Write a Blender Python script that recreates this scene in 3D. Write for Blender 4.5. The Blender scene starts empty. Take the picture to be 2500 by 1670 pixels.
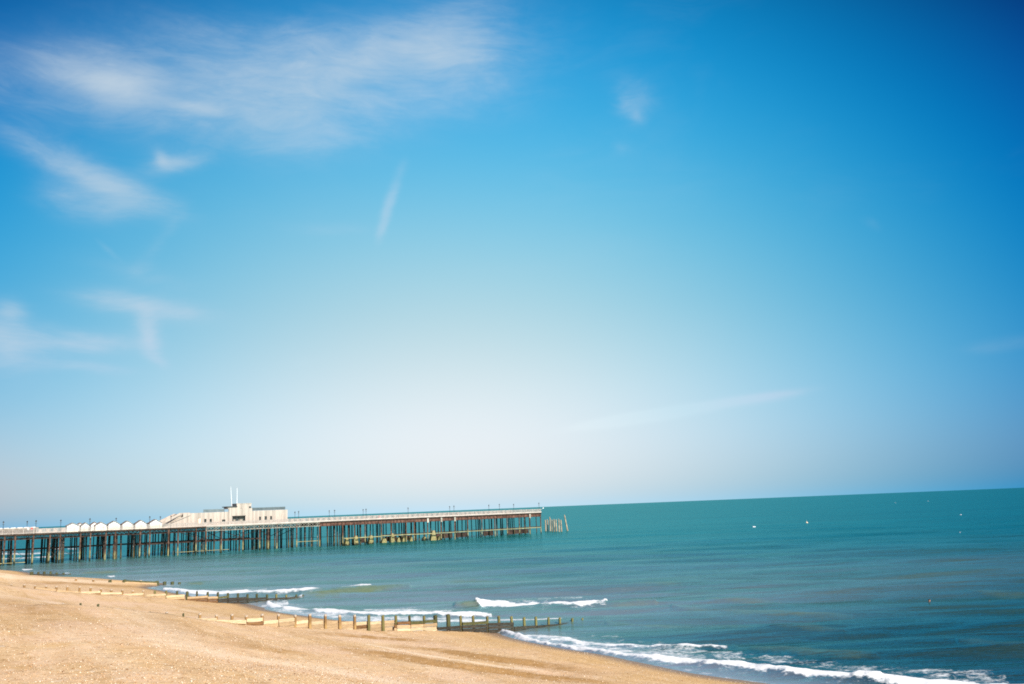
import bpy, bmesh, math, random
import numpy as np
from mathutils import Vector, Matrix

S = bpy.context.scene
C = S.collection
RNG = random.Random(7)
NP = np.random.default_rng(11)

# ------------------------------------------------------------------ camera
EYE = 9.4                                   # eye height above the sea, metres
FPX = 2222.0                                # focal length in photograph pixels (2500 wide)
pitch = math.atan(404.7 / FPX)
roll = math.atan(0.0400)
FW = np.array([0, math.cos(pitch), math.sin(pitch)])
_r0 = np.array([1.0, 0, 0]); _u0 = np.cross(_r0, FW)
RT = math.cos(roll) * _r0 - math.sin(roll) * _u0
UP = math.sin(roll) * _r0 + math.cos(roll) * _u0
cam = bpy.data.cameras.new('camera')
cam.sensor_width = 36.0
cam.lens = 36.0 * FPX / 2500.0
cam.clip_start = 0.1
cam.clip_end = 200000.0
camo = bpy.data.objects.new('camera', cam)
C.objects.link(camo)
camo.matrix_world = Matrix(((RT[0], UP[0], -FW[0], 0), (RT[1], UP[1], -FW[1], 0), (RT[2], UP[2], -FW[2], EYE), (0, 0, 0, 1)))
S.camera = camo

# ------------------------------------------------------------------ view, sun, sky
S.view_settings.view_transform = 'Standard'
S.view_settings.look = 'None'
S.view_settings.gamma = 1.0
S.view_settings.use_curve_mapping = False
S.view_settings.exposure = 0.40
S.render.engine = 'CYCLES'
S.cycles.filter_width = 1.8
S.cycles.max_bounces = 6
S.cycles.use_denoising = False

SUN_EL = math.radians(36)
SUN_AZ = math.radians(141)
sun = bpy.data.lights.new('sun', 'SUN')
sun.energy = 4.9
sun.angle = math.radians(0.53)
sun.color = (1.0, 0.93, 0.82)
suno = bpy.data.objects.new('sun', sun)
C.objects.link(suno)
sd = Vector((math.sin(SUN_AZ) * math.cos(SUN_EL), math.cos(SUN_AZ) * math.cos(SUN_EL), math.sin(SUN_EL)))
suno.rotation_euler = sd.to_track_quat('Z', 'Y').to_euler()
suno.location = sd * 50


class NT:
    """small helper round a node tree"""
    def __init__(s, tree):
        s.t = tree

    def n(s, kind, **kw):
        d = s.t.nodes.new(kind)
        for k, v in kw.items():
            setattr(d, k, v)
        return d

    def put(s, sock, v):
        if isinstance(v, bpy.types.NodeSocket):
            s.t.links.new(v, sock)
        else:
            sock.default_value = v

    def m(s, op, a, b=None, c=None, clamp=False):
        d = s.n('ShaderNodeMath', operation=op, use_clamp=clamp)
        s.put(d.inputs[0], a)
        if b is not None: s.put(d.inputs[1], b)
        if c is not None: s.put(d.inputs[2], c)
        return d.outputs[0]

    def vm(s, op, a, b=None):
        d = s.n('ShaderNodeVectorMath', operation=op)
        s.put(d.inputs[0], a)
        if b is not None: s.put(d.inputs[1], b)
        return d.outputs[0]

    def mix(s, f, a, b, kind='MIX'):
        d = s.n('ShaderNodeMix', data_type='RGBA', blend_type=kind)
        s.put(d.inputs[0], f); s.put(d.inputs[6], a); s.put(d.inputs[7], b)
        return d.outputs[2]

    def ramp(s, f, stops, interp='LINEAR'):
        d = s.n('ShaderNodeValToRGB')
        cr = d.color_ramp; cr.interpolation = interp
        while len(cr.elements) > 1: cr.elements.remove(cr.elements[-1])
        cr.elements[0].position = stops[0][0]; cr.elements[0].color = (*stops[0][1], 1)
        for p, c in stops[1:]:
            e = cr.elements.new(p); e.color = (*c, 1)
        s.put(d.inputs[0], f)
        return d.outputs[0]

    def sm(s, x, lo, hi, a=0.0, b=1.0):
        d = s.n('ShaderNodeMapRange', interpolation_type='SMOOTHSTEP')
        s.put(d.inputs[0], x); s.put(d.inputs[1], lo); s.put(d.inputs[2], hi); s.put(d.inputs[3], a); s.put(d.inputs[4], b)
        return d.outputs[0]

    def noise(s, vec, scale, detail=4.0, rough=0.55, dist=0.0, out=0):
        d = s.n('ShaderNodeTexNoise')
        s.put(d.inputs['Vector'], vec); s.put(d.inputs['Scale'], scale)
        d.inputs['Detail'].default_value = detail
        d.inputs['Roughness'].default_value = rough
        d.inputs['Distortion'].default_value = dist
        return d.outputs[out]

    def xyz(s, x, y, z=0.0):
        d = s.n('ShaderNodeCombineXYZ')
        s.put(d.inputs[0], x); s.put(d.inputs[1], y); s.put(d.inputs[2], z)
        return d.outputs[0]

    def sep(s, v):
        d = s.n('ShaderNodeSeparateXYZ'); s.put(d.inputs[0], v)
        return d.outputs


def ray(px, py):
    return FW + RT * (px - 1250) / FPX - UP * (py - 835) / FPX


def dir_azel(px, py):
    d = ray(px, py); d = d / np.linalg.norm(d)
    return math.atan2(d[0], d[1]), math.asin(d[2])


world = bpy.data.worlds.new('World')
S.world = world
world.use_nodes = True
W = NT(world.node_tree)
bg = world.node_tree.nodes['Background']
sky = W.n('ShaderNodeTexSky', sky_type='NISHITA')
sky.sun_disc = False
sky.sun_elevation = SUN_EL
sky.sun_rotation = SUN_AZ
co = W.n('ShaderNodeTexCoord').outputs['Generated']
X, Y, Z = W.sep(co)
el = W.m('ARCSINE', Z)
az = W.m('ARCTAN2', X, Y)
# colour of the clear sky by height and bearing: pale low down on the side away from the sun, deep blue higher and to the south
# (smooth polynomial in bearing and elevation over 30 degrees, and a thin bluish line along the horizon)
SKY_POLY = [(0, 0, (0.5656, 0.6250, 0.8075)), (0, 1, (1.3995, 0.4363, -0.8483)), (0, 2, (-1.7046, 0.2154, 1.8984)), (0, 3, (-1.4708, -0.4180, -0.5359)), (0, 4, (1.4163, -0.0777, -0.4344)), (1, 0, (-0.0260, -0.0057, 0.0401)), (1, 1, (-0.1682, 0.2083, 0.0718)), (1, 2, (-0.1915, -0.3526, 0.0723)), (1, 3, (0.2267, 0.1218, -0.1921)), (2, 0, (-0.3052, -0.1814, -0.1395)), (2, 1, (-1.6857, -0.0598, 0.5749)), (2, 2, (1.7400, -0.2027, -0.7975)), (3, 0, (-0.0919, -0.0475, -0.0137)), (3, 1, (0.2466, -0.0291, -0.0923)), (4, 0, (0.1654, 0.0040, -0.0240))]
SKY_HZN = [(0.1983, 0.2844, 0.3117), (-0.0126, 0.0189, 0.0079), (-0.2859, -0.0996, -0.0184)]
azd0 = W.m('MULTIPLY', az, 57.2958)
pa = W.m('DIVIDE', W.m('MINIMUM', W.m('MAXIMUM', azd0, -36.0), 36.0), 30.0)
pe = W.m('DIVIDE', W.m('MINIMUM', W.m('MAXIMUM', W.m('MULTIPLY', el, 57.2958), 0.0), 34.0), 30.0)
apow = [None, pa]; epow = [None, pe]
for k in range(3): apow.append(W.m('MULTIPLY', apow[-1], pa)); epow.append(W.m('MULTIPLY', epow[-1], pe))
hz_ = W.m('EXPONENT', W.m('MULTIPLY', pe, -30.0 / 1.1))
acc = None
def add_term(f, c):
    global acc
    if f is None:
        v_ = W.n('ShaderNodeCombineXYZ'); [W.put(v_.inputs[k], c[k]) for k in range(3)]; v_ = v_.outputs[0]
    else:
        v_ = W.vm('SCALE', c); W.put(v_.node.inputs['Scale'], f)
    acc = v_ if acc is None else W.vm('ADD', acc, v_)
for i, j, c in SKY_POLY:
    f = apow[i] if not j else epow[j] if not i else W.m('MULTIPLY', apow[i], epow[j])
    add_term(f, c)
for i, c in enumerate(SKY_HZN): add_term(hz_ if not i else W.m('MULTIPLY', hz_, apow[i]), c)
acc = W.vm('MAXIMUM', acc, (0, 0, 0))
g_ = W.vm('MULTIPLY', acc, acc)
g_ = W.mix(W.sm(W.m('ABSOLUTE', azd0), 45.0, 115.0), g_, (.34, .42, .50, 1))
g_ = W.mix(W.sm(el, math.radians(36), math.radians(75)), g_, (.20, .34, .50, 1))
g_ = W.vm('MULTIPLY', g_, W.mix(W.sm(el, math.radians(3), math.radians(13)), (1.11, 1.085, 1.06, 1), (1, 1, 1, 1)))
skc = W.mix(1.0, sky.outputs[0], g_, 'MULTIPLY')
skc = W.vm('SCALE', skc)
skc.node.inputs['Scale'].default_value = 2.0

# thin cirrus: soft patches at fixed bearings, broken up by stretched noise
azd = W.m('MULTIPLY', az, 57.2958); eld = W.m('MULTIPLY', el, 57.2958)
warp = W.noise(W.xyz(W.m('MULTIPLY', azd, .05), W.m('MULTIPLY', eld, .10), 3.1), 1.0, 3.0, .5, 0, 1)
wv = W.vm('SUBTRACT', warp, (.5, .5, .5))
wx, wy, wz = W.sep(wv)
azw = W.m('ADD', azd, W.m('MULTIPLY', wx, 7.0)); elw = W.m('ADD', eld, W.m('MULTIPLY', wy, 5.0))
fib = W.noise(W.xyz(W.m('MULTIPLY', azw, .13), W.m('MULTIPLY', elw, .46), 0.7), 1.0, 9.0, .62, .5)
fibs = W.sm(fib, .30, .72)
fine = W.noise(W.xyz(W.m('ADD', W.m('MULTIPLY', azw, .35), W.m('MULTIPLY', elw, .25)), W.m('MULTIPLY', elw, 1.5), 5.7), 1.0, 8.0, .66, .6)
veil = W.noise(W.xyz(W.m('MULTIPLY', azw, .055), W.m('MULTIPLY', elw, .12), 9.0), 1.0, 5.0, .55, .3)
puff = W.noise(W.xyz(W.m('MULTIPLY', azd, .5), W.m('MULTIPLY', eld, .8), 4.0), 1.0, 5.0, .6, .6)
pw = W.m('MULTIPLY', W.m('SUBTRACT', puff, .5), 1.9)


def cloud(p0, p1, half, power, strength, warp_amt=1.5):
    """a streak from p0 to p1 (photograph pixels turned into bearings), half width in degrees"""
    a0, e0 = [math.degrees(v) for v in dir_azel(*p0)]; a1, e1 = [math.degrees(v) for v in dir_azel(*p1)]
    ca, ce = (a0 + a1) / 2, (e0 + e1) / 2
    L = max(math.hypot(a1 - a0, e1 - e0) / 2, half); th = math.atan2(e1 - e0, a1 - a0)
    dx = W.m('ADD', W.m('SUBTRACT', azd, ca), W.m('MULTIPLY', pw, warp_amt)); dy = W.m('ADD', W.m('SUBTRACT', eld, ce), W.m('MULTIPLY', wz, warp_amt * 4))
    u = W.m('ADD', W.m('MULTIPLY', dx, math.cos(th) / L), W.m('MULTIPLY', dy, math.sin(th) / L))
    v = W.m('ADD', W.m('MULTIPLY', dx, -math.sin(th) / half), W.m('MULTIPLY', dy, math.cos(th) / half))
    r2 = W.m('ADD', W.m('POWER', W.m('ABSOLUTE', u), power), W.m('MULTIPLY', v, v))
    k = W.m('EXPONENT', W.m('MULTIPLY', r2, -1.0))
    return W.m('MULTIPLY', k, strength)


soft = [cloud((-200, 250), (640, 190), 2.7, 2.5, .38), cloud((450, 190), (1330, 100), 3.3, 3, .42), cloud((880, 90), (1130, 150), 1.1, 2, .22), cloud((740, 200), (980, 120), 1.0, 2, .16), cloud((250, 90), (800, 60), 2.0, 2, .22), cloud((1000, 110), (1230, 30), 2.2, 2, .20),
        cloud((480, 290), (1150, 240), 1.6, 2, .22),
        cloud((0, 335), (440, 520), .95, 3, .56, .5), cloud((90, 490), (330, 515), 1.2, 2.5, .50, .5), cloud((355, 408), (500, 380), .5, 2, .50, .4), cloud((385, 360), (400, 400), .4, 2, .3, .3),
        cloud((1490, 195), (1600, 235), .9, 2, .22, 1.0), cloud((1545, 262), (1570, 285), .6, 2, .2, .6), cloud((1500, 230), (1540, 270), .6, 2, .16, .8), cloud((1490, 350), (1540, 365), .5, 2, .14, .5),
        cloud((180, 725), (520, 768), .8, 2.5, .58, .45), cloud((350, 765), (375, 880), .65, 2.5, .50, .45), cloud((80, 850), (330, 845), .7, 2, .56, .5), cloud((370, 880), (420, 910), .4, 2, .3, .4),
        cloud((-120, 800), (110, 885), 1.6, 2.2, .70, .7), cloud((120, 900), (330, 915), .35, 2, .34, .4), cloud((200, 640), (480, 680), .8, 2, .22, .8), cloud((0, 740), (60, 790), .6, 2, .3, .6),
        cloud((700, 890), (780, 880), .4, 2, .22, .4), cloud((700, 555), (930, 560), .5, 2, .18, .4), cloud((230, 1080), (430, 1090), .7, 2, .18, .5), cloud((440, 520), (330, 660), .4, 2, .16, .6)]
thin = [cloud((1370, 1052), (1720, 1000), .34, 3, .34, .25), cloud((1380, 1048), (1960, 952), .42, 4, .50, .3), cloud((1460, 1030), (1750, 985), .22, 2, .22, .2), cloud((2330, 850), (2600, 815), .5, 3, .17, .3), cloud((1750, 985), (1960, 950), .2, 2, .2, .2),
        cloud((922, 595), (958, 470), .40, 3, .42, .2), cloud((945, 500), (990, 380), .5, 3, .24, .3), cloud((230, 580), (300, 640), .22, 2, .18, .2), cloud((2100, 530), (2160, 560), .4, 2, .12, .3)]
core = [cloud((170, 190), (400, 218), 1.2, 2, .50, .3), cloud((0, 150), (280, 215), .8, 2, .20, .4), cloud((400, 255), (540, 268), .35, 2, .26, .3)]
def total(lst):
    t = lst[0]
    for c in lst[1:]: t = W.m('ADD', t, c)
    return t
base = W.m('MULTIPLY', total(soft), W.sm(veil, .20, .62, .55, 1.15))
dens = W.m('ADD', base, total(core))
tex = W.m('ADD', W.m('MULTIPLY', W.m('SUBTRACT', fib, .5), 1.5), W.m('MULTIPLY', W.m('SUBTRACT', fine, .5), .8))
dens = W.m('ADD', dens, W.m('MULTIPLY', tex, W.m('MINIMUM', W.m('MULTIPLY', dens, 1.3), .42)))
cl = W.m('MULTIPLY', W.sm(dens, -.04, 1.12), .86)
th = total(thin)
th = W.m('ADD', th, W.m('MULTIPLY', tex, W.m('MINIMUM', W.m('MULTIPLY', th, 1.0), .2)))
cl = W.m('ADD', cl, W.m('MULTIPLY', W.sm(th, .02, .6), .42))
cl = W.m('ADD', cl, W.m('MULTIPLY', W.m('MULTIPLY', fibs, W.sm(veil, .5, .7)), .04))
cl = W.m('MINIMUM', cl, .84)
skyfin = W.mix(cl, skc, W.vm('MAXIMUM', W.vm('MULTIPLY', skc, (1.10, 1.09, 1.07)), (4.5, 5.25, 5.85)))
W.put(bg.inputs[0], skyfin)
bg.inputs[1].default_value = 0.1

# ------------------------------------------------------------------ measuring helpers
O = np.array([0, 0, EYE])


def on_z(px, py, z=0.0):
    d = ray(px, py); return O + d * ((z - EYE) / d[2])


G = np.array([0.84072603, 0.54146074])      # seaward: the run of pier and groynes
N = np.array([-G[1], G[0]])                 # along the shore, away from the camera
GA = math.atan2(G[1], G[0])


def on_plane(px, py, P0, off=0.0):
    n = np.array([N[0], N[1], 0]); d = ray(px, py); p = np.array([P0[0], P0[1], 0]) + n * off
    return O + d * (((p - O) @ n) / (d @ n))


def ab(p):
    p = np.asarray(p); return p[..., 0] * N[0] + p[..., 1] * N[1], p[..., 0] * G[0] + p[..., 1] * G[1]


# ------------------------------------------------------------------ mesh helpers
def link(name, me, mat=None, parent=None, loc=(0, 0, 0), rot=(0, 0, 0)):
    o = bpy.data.objects.new(name, me)
    C.objects.link(o)
    if mat is not None and me is not None and not me.materials: me.materials.append(mat)
    if parent is not None: o.parent = parent
    o.location = loc; o.rotation_euler = rot
    return o


def thing(name, label, cat, loc=(0, 0, 0), rz=0.0, group=None):
    o = bpy.data.objects.new(name, None); C.objects.link(o)
    o.empty_display_size = 0.3
    o.location = loc; o.rotation_euler = (0, 0, rz)
    o['label'] = label; o['category'] = cat
    if group: o['group'] = group
    return o


class MB:
    def __init__(s): s.v = []; s.f = []

    def add(s, vs, fs):
        k = len(s.v); s.v += [tuple(map(float, p)) for p in vs]; s.f += [tuple(i + k for i in f) for f in fs]
        return s

    def box(s, x0, x1, y0, y1, z0, z1):
        return s.add([(x0, y0, z0), (x1, y0, z0), (x1, y1, z0), (x0, y1, z0), (x0, y0, z1), (x1, y0, z1), (x1, y1, z1), (x0, y1, z1)],
                     [(3, 2, 1, 0), (4, 5, 6, 7), (0, 1, 5, 4), (1, 2, 6, 5), (2, 3, 7, 6), (3, 0, 4, 7)])

    def prism(s, pts, y0, y1):
        """polygon in x,z swept from y0 to y1"""
        n = len(pts)
        vs = [(x, y0, z) for x, z in pts] + [(x, y1, z) for x, z in pts]
        fs = [tuple(range(n)), tuple(range(2 * n - 1, n - 1, -1))] + [(i, i + n, (i + 1) % n + n, (i + 1) % n) for i in range(n)]
        return s.add(vs, fs)

    def bar(s, p, q, w, h=None, up=(0, 0, 1)):
        p = Vector(p); q = Vector(q); h = h or w
        d = (q - p).normalized(); u = Vector(up)
        if abs(d.dot(u)) > .98: u = Vector((0, 1, 0))
        a = d.cross(u).normalized() * (w / 2); b = a.cross(d).normalized() * (h / 2)
        vs = [p - a - b, p + a - b, p + a + b, p - a + b, q - a - b, q + a - b, q + a + b, q - a + b]
        return s.add(vs, [(3, 2, 1, 0), (4, 5, 6, 7), (0, 1, 5, 4), (1, 2, 6, 5), (2, 3, 7, 6), (3, 0, 4, 7)])

    def tube(s, p, q, r0, r1=None, n=8):
        p = Vector(p); q = Vector(q); r1 = r0 if r1 is None else r1
        d = (q - p).normalized(); u = Vector((0, 0, 1)) if abs(d.z) < .9 else Vector((1, 0, 0))
        a = d.cross(u).normalized(); b = d.cross(a)
        vs = []
        for c, r in ((p, r0), (q, r1)):
            for i in range(n):
                t = 2 * math.pi * i / n
                vs.append(c + a * (r * math.cos(t)) + b * (r * math.sin(t)))
        fs = [tuple(range(n - 1, -1, -1)), tuple(range(n, 2 * n))] + [(i, (i + 1) % n, (i + 1) % n + n, i + n) for i in range(n)]
        return s.add(vs, fs)

    def lathe(s, prof, n=14):
        vs = []; fs = []
        for r, z in prof:
            for i in range(n):
                t = 2 * math.pi * i / n; vs.append((r * math.cos(t), r * math.sin(t), z))
        for k in range(len(prof) - 1):
            for i in range(n):
                j = (i + 1) % n
                fs.append((k * n + i, k * n + j, (k + 1) * n + j, (k + 1) * n + i))
        fs.append(tuple(range(n - 1, -1, -1))); fs.append(tuple(range((len(prof) - 1) * n, len(prof) * n)))
        return s.add(vs, fs)

    def mesh(s, name):
        me = bpy.data.meshes.new(name); me.from_pydata(s.v, [], s.f)
        bm = bmesh.new(); bm.from_mesh(me); bmesh.ops.recalc_face_normals(bm, faces=bm.faces[:]); bm.to_mesh(me); bm.free()
        return me

    def build(s, name, mat, parent=None, loc=(0, 0, 0), rot=(0, 0, 0)):
        return link(name, s.mesh(name), mat, parent, loc, rot)


# ------------------------------------------------------------------ materials
def new_mat(name, rough=.8, spec=.3):
    m = bpy.data.materials.new(name); m.use_nodes = True
    t = NT(m.node_tree); b = m.node_tree.nodes['Principled BSDF']
    b.inputs['Roughness'].default_value = rough
    b.inputs['Specular IOR Level'].default_value = spec
    return m, t, b


def grain_mat(name, c0, c1, scale=3.0, stretch=(1, 1, 1), rough=.8, bump=.0, spec=.25, extra=None):
    """two-tone procedural material with a stretched grain in object space, and a tint of its own for each object"""
    m, t, b = new_mat(name, rough, spec)
    tc = t.n('ShaderNodeTexCoord').outputs['Object']
    v = t.vm('MULTIPLY', tc, stretch)
    rnd = t.n('ShaderNodeObjectInfo').outputs['Random']
    v = t.vm('ADD', v, t.xyz(t.m('MULTIPLY', rnd, 37.0), 0.0, t.m('MULTIPLY', rnd, 11.0)))
    f = t.noise(v, scale, 6.0, .62, .3)
    col = t.mix(t.sm(f, .32, .68), (*c0, 1), (*c1, 1))
    tint = t.m('ADD', .82, t.m('MULTIPLY', rnd, .36))
    col2 = t.n('ShaderNodeHueSaturation'); t.put(col2.inputs['Color'], col); t.put(col2.inputs['Value'], tint)
    out = col2.outputs[0]
    if extra: out = extra(t, out, tc)
    t.put(b.inputs['Base Color'], out)
    if bump:
        bp = t.n('ShaderNodeBump'); bp.inputs['Strength'].default_value = bump; bp.inputs['Distance'].default_value = .03
        t.put(bp.inputs['Height'], f); t.put(b.inputs['Normal'], bp.outputs[0])
    return m


def cap_white(t, col, tc):
    gz = t.sep(t.n('ShaderNodeTexCoord').outputs['Generated'])[2]
    nz = t.noise(tc, 9.0, 2.0)
    col = t.mix(t.sm(gz, .72, .5), col, (.40, .255, .10, 1))
    return t.mix(t.m('MULTIPLY', t.sm(t.m('ADD', gz, t.m('MULTIPLY', nz, .08)), .93, .99), .5), col, (.62, .58, .52, 1))


M = {}
M['plank_pale'] = grain_mat('bleached_plank', (.46, .34, .19), (.66, .53, .35), 2.5, (1.2, 8, 9), .85, .3)
M['plank_ochre'] = grain_mat('ochre_plank', (.33, .225, .125), (.50, .36, .21), 2.5, (1.2, 8, 9), .85, .3)
M['plank_brown'] = grain_mat('brown_plank', (.12, .055, .02), (.24, .13, .055), 2.5, (1.2, 8, 9), .8, .3)
M['plank_green'] = grain_mat('weedy_plank', (.045, .05, .015), (.14, .13, .05), 3.0, (1.5, 5, 5), .6, .4)
M['plank_dark'] = grain_mat('wet_black_plank', (.022, .018, .012), (.065, .052, .036), 3.0, (1.2, 6, 8), .5, .4)
M['post_ochre'] = grain_mat('weathered_post', (.17, .09, .035), (.36, .22, .09), 3.0, (8, 8, 1.2), .85, .3, extra=cap_white)
M['post_olive'] = grain_mat('weedy_post', (.07, .065, .02), (.26, .22, .08), 3.0, (5, 5, 1.5), .75, .4)
M['post_dark'] = grain_mat('wet_post', (.03, .03, .012), (.10, .10, .035), 3.0, (5, 5, 1.5), .6, .4)


def pile_material(name, top0, top1, tide, tide_amt=1.0):
    m, t, b = new_mat(name, .8, .25)
    gp = t.n('ShaderNodeNewGeometry').outputs['Position']
    x, y, z = t.sep(gp)
    rnd = t.n('ShaderNodeObjectInfo').outputs['Random']
    nz = t.noise(t.vm('MULTIPLY', gp, (1.2, 1.2, .5)), 1.6, 5.0, .65)
    col = t.mix(t.sm(nz, .38, .62), (*top0, 1), (*top1, 1))
    flake = t.noise(t.vm('MULTIPLY', gp, (2.5, 2.5, 1.0)), 1.3, 3.0, .6)
    col = t.mix(t.m('MULTIPLY', t.sm(flake, .62, .68), .55), col, (.50, .42, .34, 1))
    zz = t.m('ADD', z, t.m('MULTIPLY', t.m('SUBTRACT', nz, .5), 2.2))
    zz = t.m('ADD', zz, t.m('MULTIPLY', t.m('SUBTRACT', rnd, .5), 1.4))
    low = t.m('MULTIPLY', t.sm(zz, 2.9, 1.7), tide_amt)
    col = t.mix(low, col, t.mix(t.sm(flake, .35, .65), (*tide, 1), (tide[0] * .5, tide[1] * .5, tide[2] * .45, 1)))
    col = t.mix(t.sm(zz, .55, .1), col, (.02, .025, .012, 1))
    t.put(b.inputs['Base Color'], col)
    return m


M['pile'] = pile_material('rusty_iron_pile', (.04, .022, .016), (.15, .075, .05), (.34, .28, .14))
M['pile_back'] = pile_material('shaded_iron_pile', (.02, .017, .015), (.06, .04, .03), (.14, .11, .05), .7)  # back rows: shade under the deck put into a darker pile colour
M['footing'] = pile_material('barnacled_concrete', (.27, .22, .12), (.36, .29, .15), (.36, .29, .13))
M['girder_dark'] = grain_mat('dark_rusty_girder', (.016, .011, .009), (.07, .038, .028), 1.2, (1, 1, 1), .8)
M['girder_rust'] = grain_mat('rust_brown_girder', (.05, .022, .016), (.17, .08, .055), 1.0, (1, 1, 1), .8)
M['girder_pale'] = grain_mat('pale_painted_girder', (.33, .28, .22), (.50, .45, .38), 1.0, (1, 1, 1), .7)
M['fascia'] = grain_mat('dark_fascia', (.025, .017, .012), (.07, .045, .03), 1.0, (1, 1, 1), .8)
M['deck'] = grain_mat('grey_deck_timber', (.30, .25, .20), (.50, .44, .37), 1.0, (.5, 4, 1), .85)
M['rail'] = grain_mat('silvered_rail_timber', (.42, .345, .30), (.56, .48, .43), 1.5, (1, 1, 1), .8)
M['waling'] = grain_mat('barnacled_waling', (.20, .17, .075), (.40, .34, .17), 1.2, (1, 1, 1), .85)
M['lamp'] = grain_mat('black_lamp_metal', (.012, .014, .016), (.03, .032, .035), 2.0, (1, 1, 1), .5)
M['lamp_glass'] = grain_mat('frosted_lamp_glass', (.12, .12, .12), (.2, .2, .2), 2.0, (1, 1, 1), .3)
M['hut_wall'] = grain_mat('white_painted_boards', (.80, .79, .75), (.86, .85, .82), .8, (1, 1, 6), .6)
M['hut_base'] = grain_mat('cream_painted_boards', (.76, .72, .60), (.83, .80, .69), .8, (1, 1, 6), .6)
M['hut_roof'] = grain_mat('brown_felt_roof', (.16, .10, .08), (.26, .18, .14), 2.0, (1, 1, 1), .9)
M['pole_white'] = grain_mat('white_pole_paint', (.80, .76, .76), (.86, .84, .84), 1.0, (1, 1, 1), .4)
M['mooring'] = grain_mat('bleached_mooring_timber', (.16, .115, .075), (.48, .38, .26), 1.6, (4, 4, .5), .85)
M['glass_dark'] = grain_mat('dark_window_glass', (.018, .028, .032), (.04, .055, .06), .5, (1, 1, 1), .12, spec=.5)
M['frame_dark'] = grain_mat('dark_window_frame', (.03, .03, .028), (.06, .055, .05), 1.0, (1, 1, 1), .5)
M['inside'] = grain_mat('dark_interior', (.012, .012, .013), (.03, .03, .03), 1.0, (1, 1, 1), .8)
M['red'] = grain_mat('red_paint', (.55, .06, .05), (.68, .10, .08), 2.0, (1, 1, 1), .5)
M['orange'] = grain_mat('orange_plastic', (.75, .28, .06), (.82, .36, .10), 2.0, (1, 1, 1), .4)
M['pale_orange'] = grain_mat('pale_orange_plastic', (.80, .56, .36), (.85, .64, .46), 2.0, (1, 1, 1), .4)
M['green_rail'] = grain_mat('green_glass_rail', (.10, .13, .14), (.15, .18, .19), 1.0, (1, 1, 1), .3)


def clad():
    m, t, b = new_mat('silver_and_tan_timber_cladding', .8, .2)
    tc = t.n('ShaderNodeTexCoord').outputs['Object']
    x, y, z = t.sep(tc)
    brd = t.m('FLOOR', t.m('MULTIPLY', t.m('ADD', x, y), 2.6))
    wn = t.n('ShaderNodeTexWhiteNoise', noise_dimensions='1D'); t.put(wn.inputs['W'], brd)
    big = t.noise(t.vm('MULTIPLY', tc, (.55, .55, .16)), 1.0, 5.0, .65)
    st = t.noise(t.vm('MULTIPLY', tc, (2.4, 2.4, .25)), 1.0, 4.0, .6)
    f = t.m('ADD', t.m('MULTIPLY', wn.outputs[0], .5), t.m('MULTIPLY', big, .5))
    col = t.ramp(f, [(.1, (.29, .235, .19)), (.32, (.40, .335, .285)), (.5, (.46, .385, .325)), (.68, (.55, .455, .385)), (.9, (.50, .425, .365))])
    col = t.mix(t.m('MULTIPLY', t.sm(st, .55, .72), .35), col, (.15, .12, .09, 1))
    t.put(b.inputs['Base Color'], col)
    return m


M['clad'] = clad()

# ------------------------------------------------------------------ the shore: height of the shingle as a function of place
g1_end = on_z(1455, 1514); g2_end = on_z(744, 1461); g3_end = on_z(440, 1424); g4_end = on_z(187, 1402.5)
A1, A2, A3, A4 = [float(ab(p[:2])[0]) for p in (g1_end, g2_end, g3_end, g4_end)]


def waterline(pts, lo, hi):
    q = np.array([ab(on_z(*p)[:2]) for p in pts]); q = q[np.argsort(q[:, 0])]
    return q[:, 0], q[:, 1], lo, hi


BAYS = [waterline([(1841, 1667), (1755, 1655), (1670, 1640), (1585, 1622), (1508, 1604), (1456, 1595), (1388, 1585), (1320, 1572), (1269, 1561), (1201, 1541)], -1e9, A1),
        waterline([(612, 1477), (632, 1484), (664, 1492), (715, 1500), (753, 1505), (792, 1511), (830, 1514.5), (868, 1519), (960, 1532)], A1, A2),
        waterline([(450, 1452), (402, 1442.5), (377, 1439), (362, 1435), (384, 1431)], A2, A3),
        waterline([(390, 1423), (300, 1417), (255, 1413), (192, 1411), (128, 1407.5), (84, 1406)], A3, A4),
        waterline([(75, 1400), (51, 1395), (0, 1391.5)], A4, 1e9)]
PE = np.array([-60, -25, -10, -4, 0, 1.5, 3, 6, 10, 13, 16, 19, 21.5, 23.5, 25, 26.5, 28, 30, 33, 38, 60, 300.])
PZ = np.array([-4., -2.6, -1.3, -.55, 0, .22, .42, .75, 1.2, 1.62, 2.03, 2.43, 2.95, 3.42, 3.78, 4.1, 4.42, 4.72, 4.92, 5.05, 5.3, 5.6])


def vnoise(x, y, seed=0):
    """smooth value noise on arrays, -1..1"""
    xi = np.floor(x).astype(np.int64); yi = np.floor(y).astype(np.int64); fx = x - xi; fy = y - yi
    def h(a, b):
        n = (a * 374761393 + b * 668265263 + seed * 974634777) & 0x7fffffff
        n = ((n ^ (n >> 13)) * 1274126177) & 0x7fffffff
        return ((n ^ (n >> 16)) & 0xffff) / 32767.5 - 1
    u = fx * fx * (3 - 2 * fx); v = fy * fy * (3 - 2 * fy)
    return (h(xi, yi) * (1 - u) + h(xi + 1, yi) * u) * (1 - v) + (h(xi, yi + 1) * (1 - u) + h(xi + 1, yi + 1) * u) * v


def fbm(x, y, seed=0, oct=4):
    s = 0; a = .5
    for k in range(oct):
        s = s + a * vnoise(x * 2 ** k, y * 2 ** k, seed + k * 7); a *= .5
    return s


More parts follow.
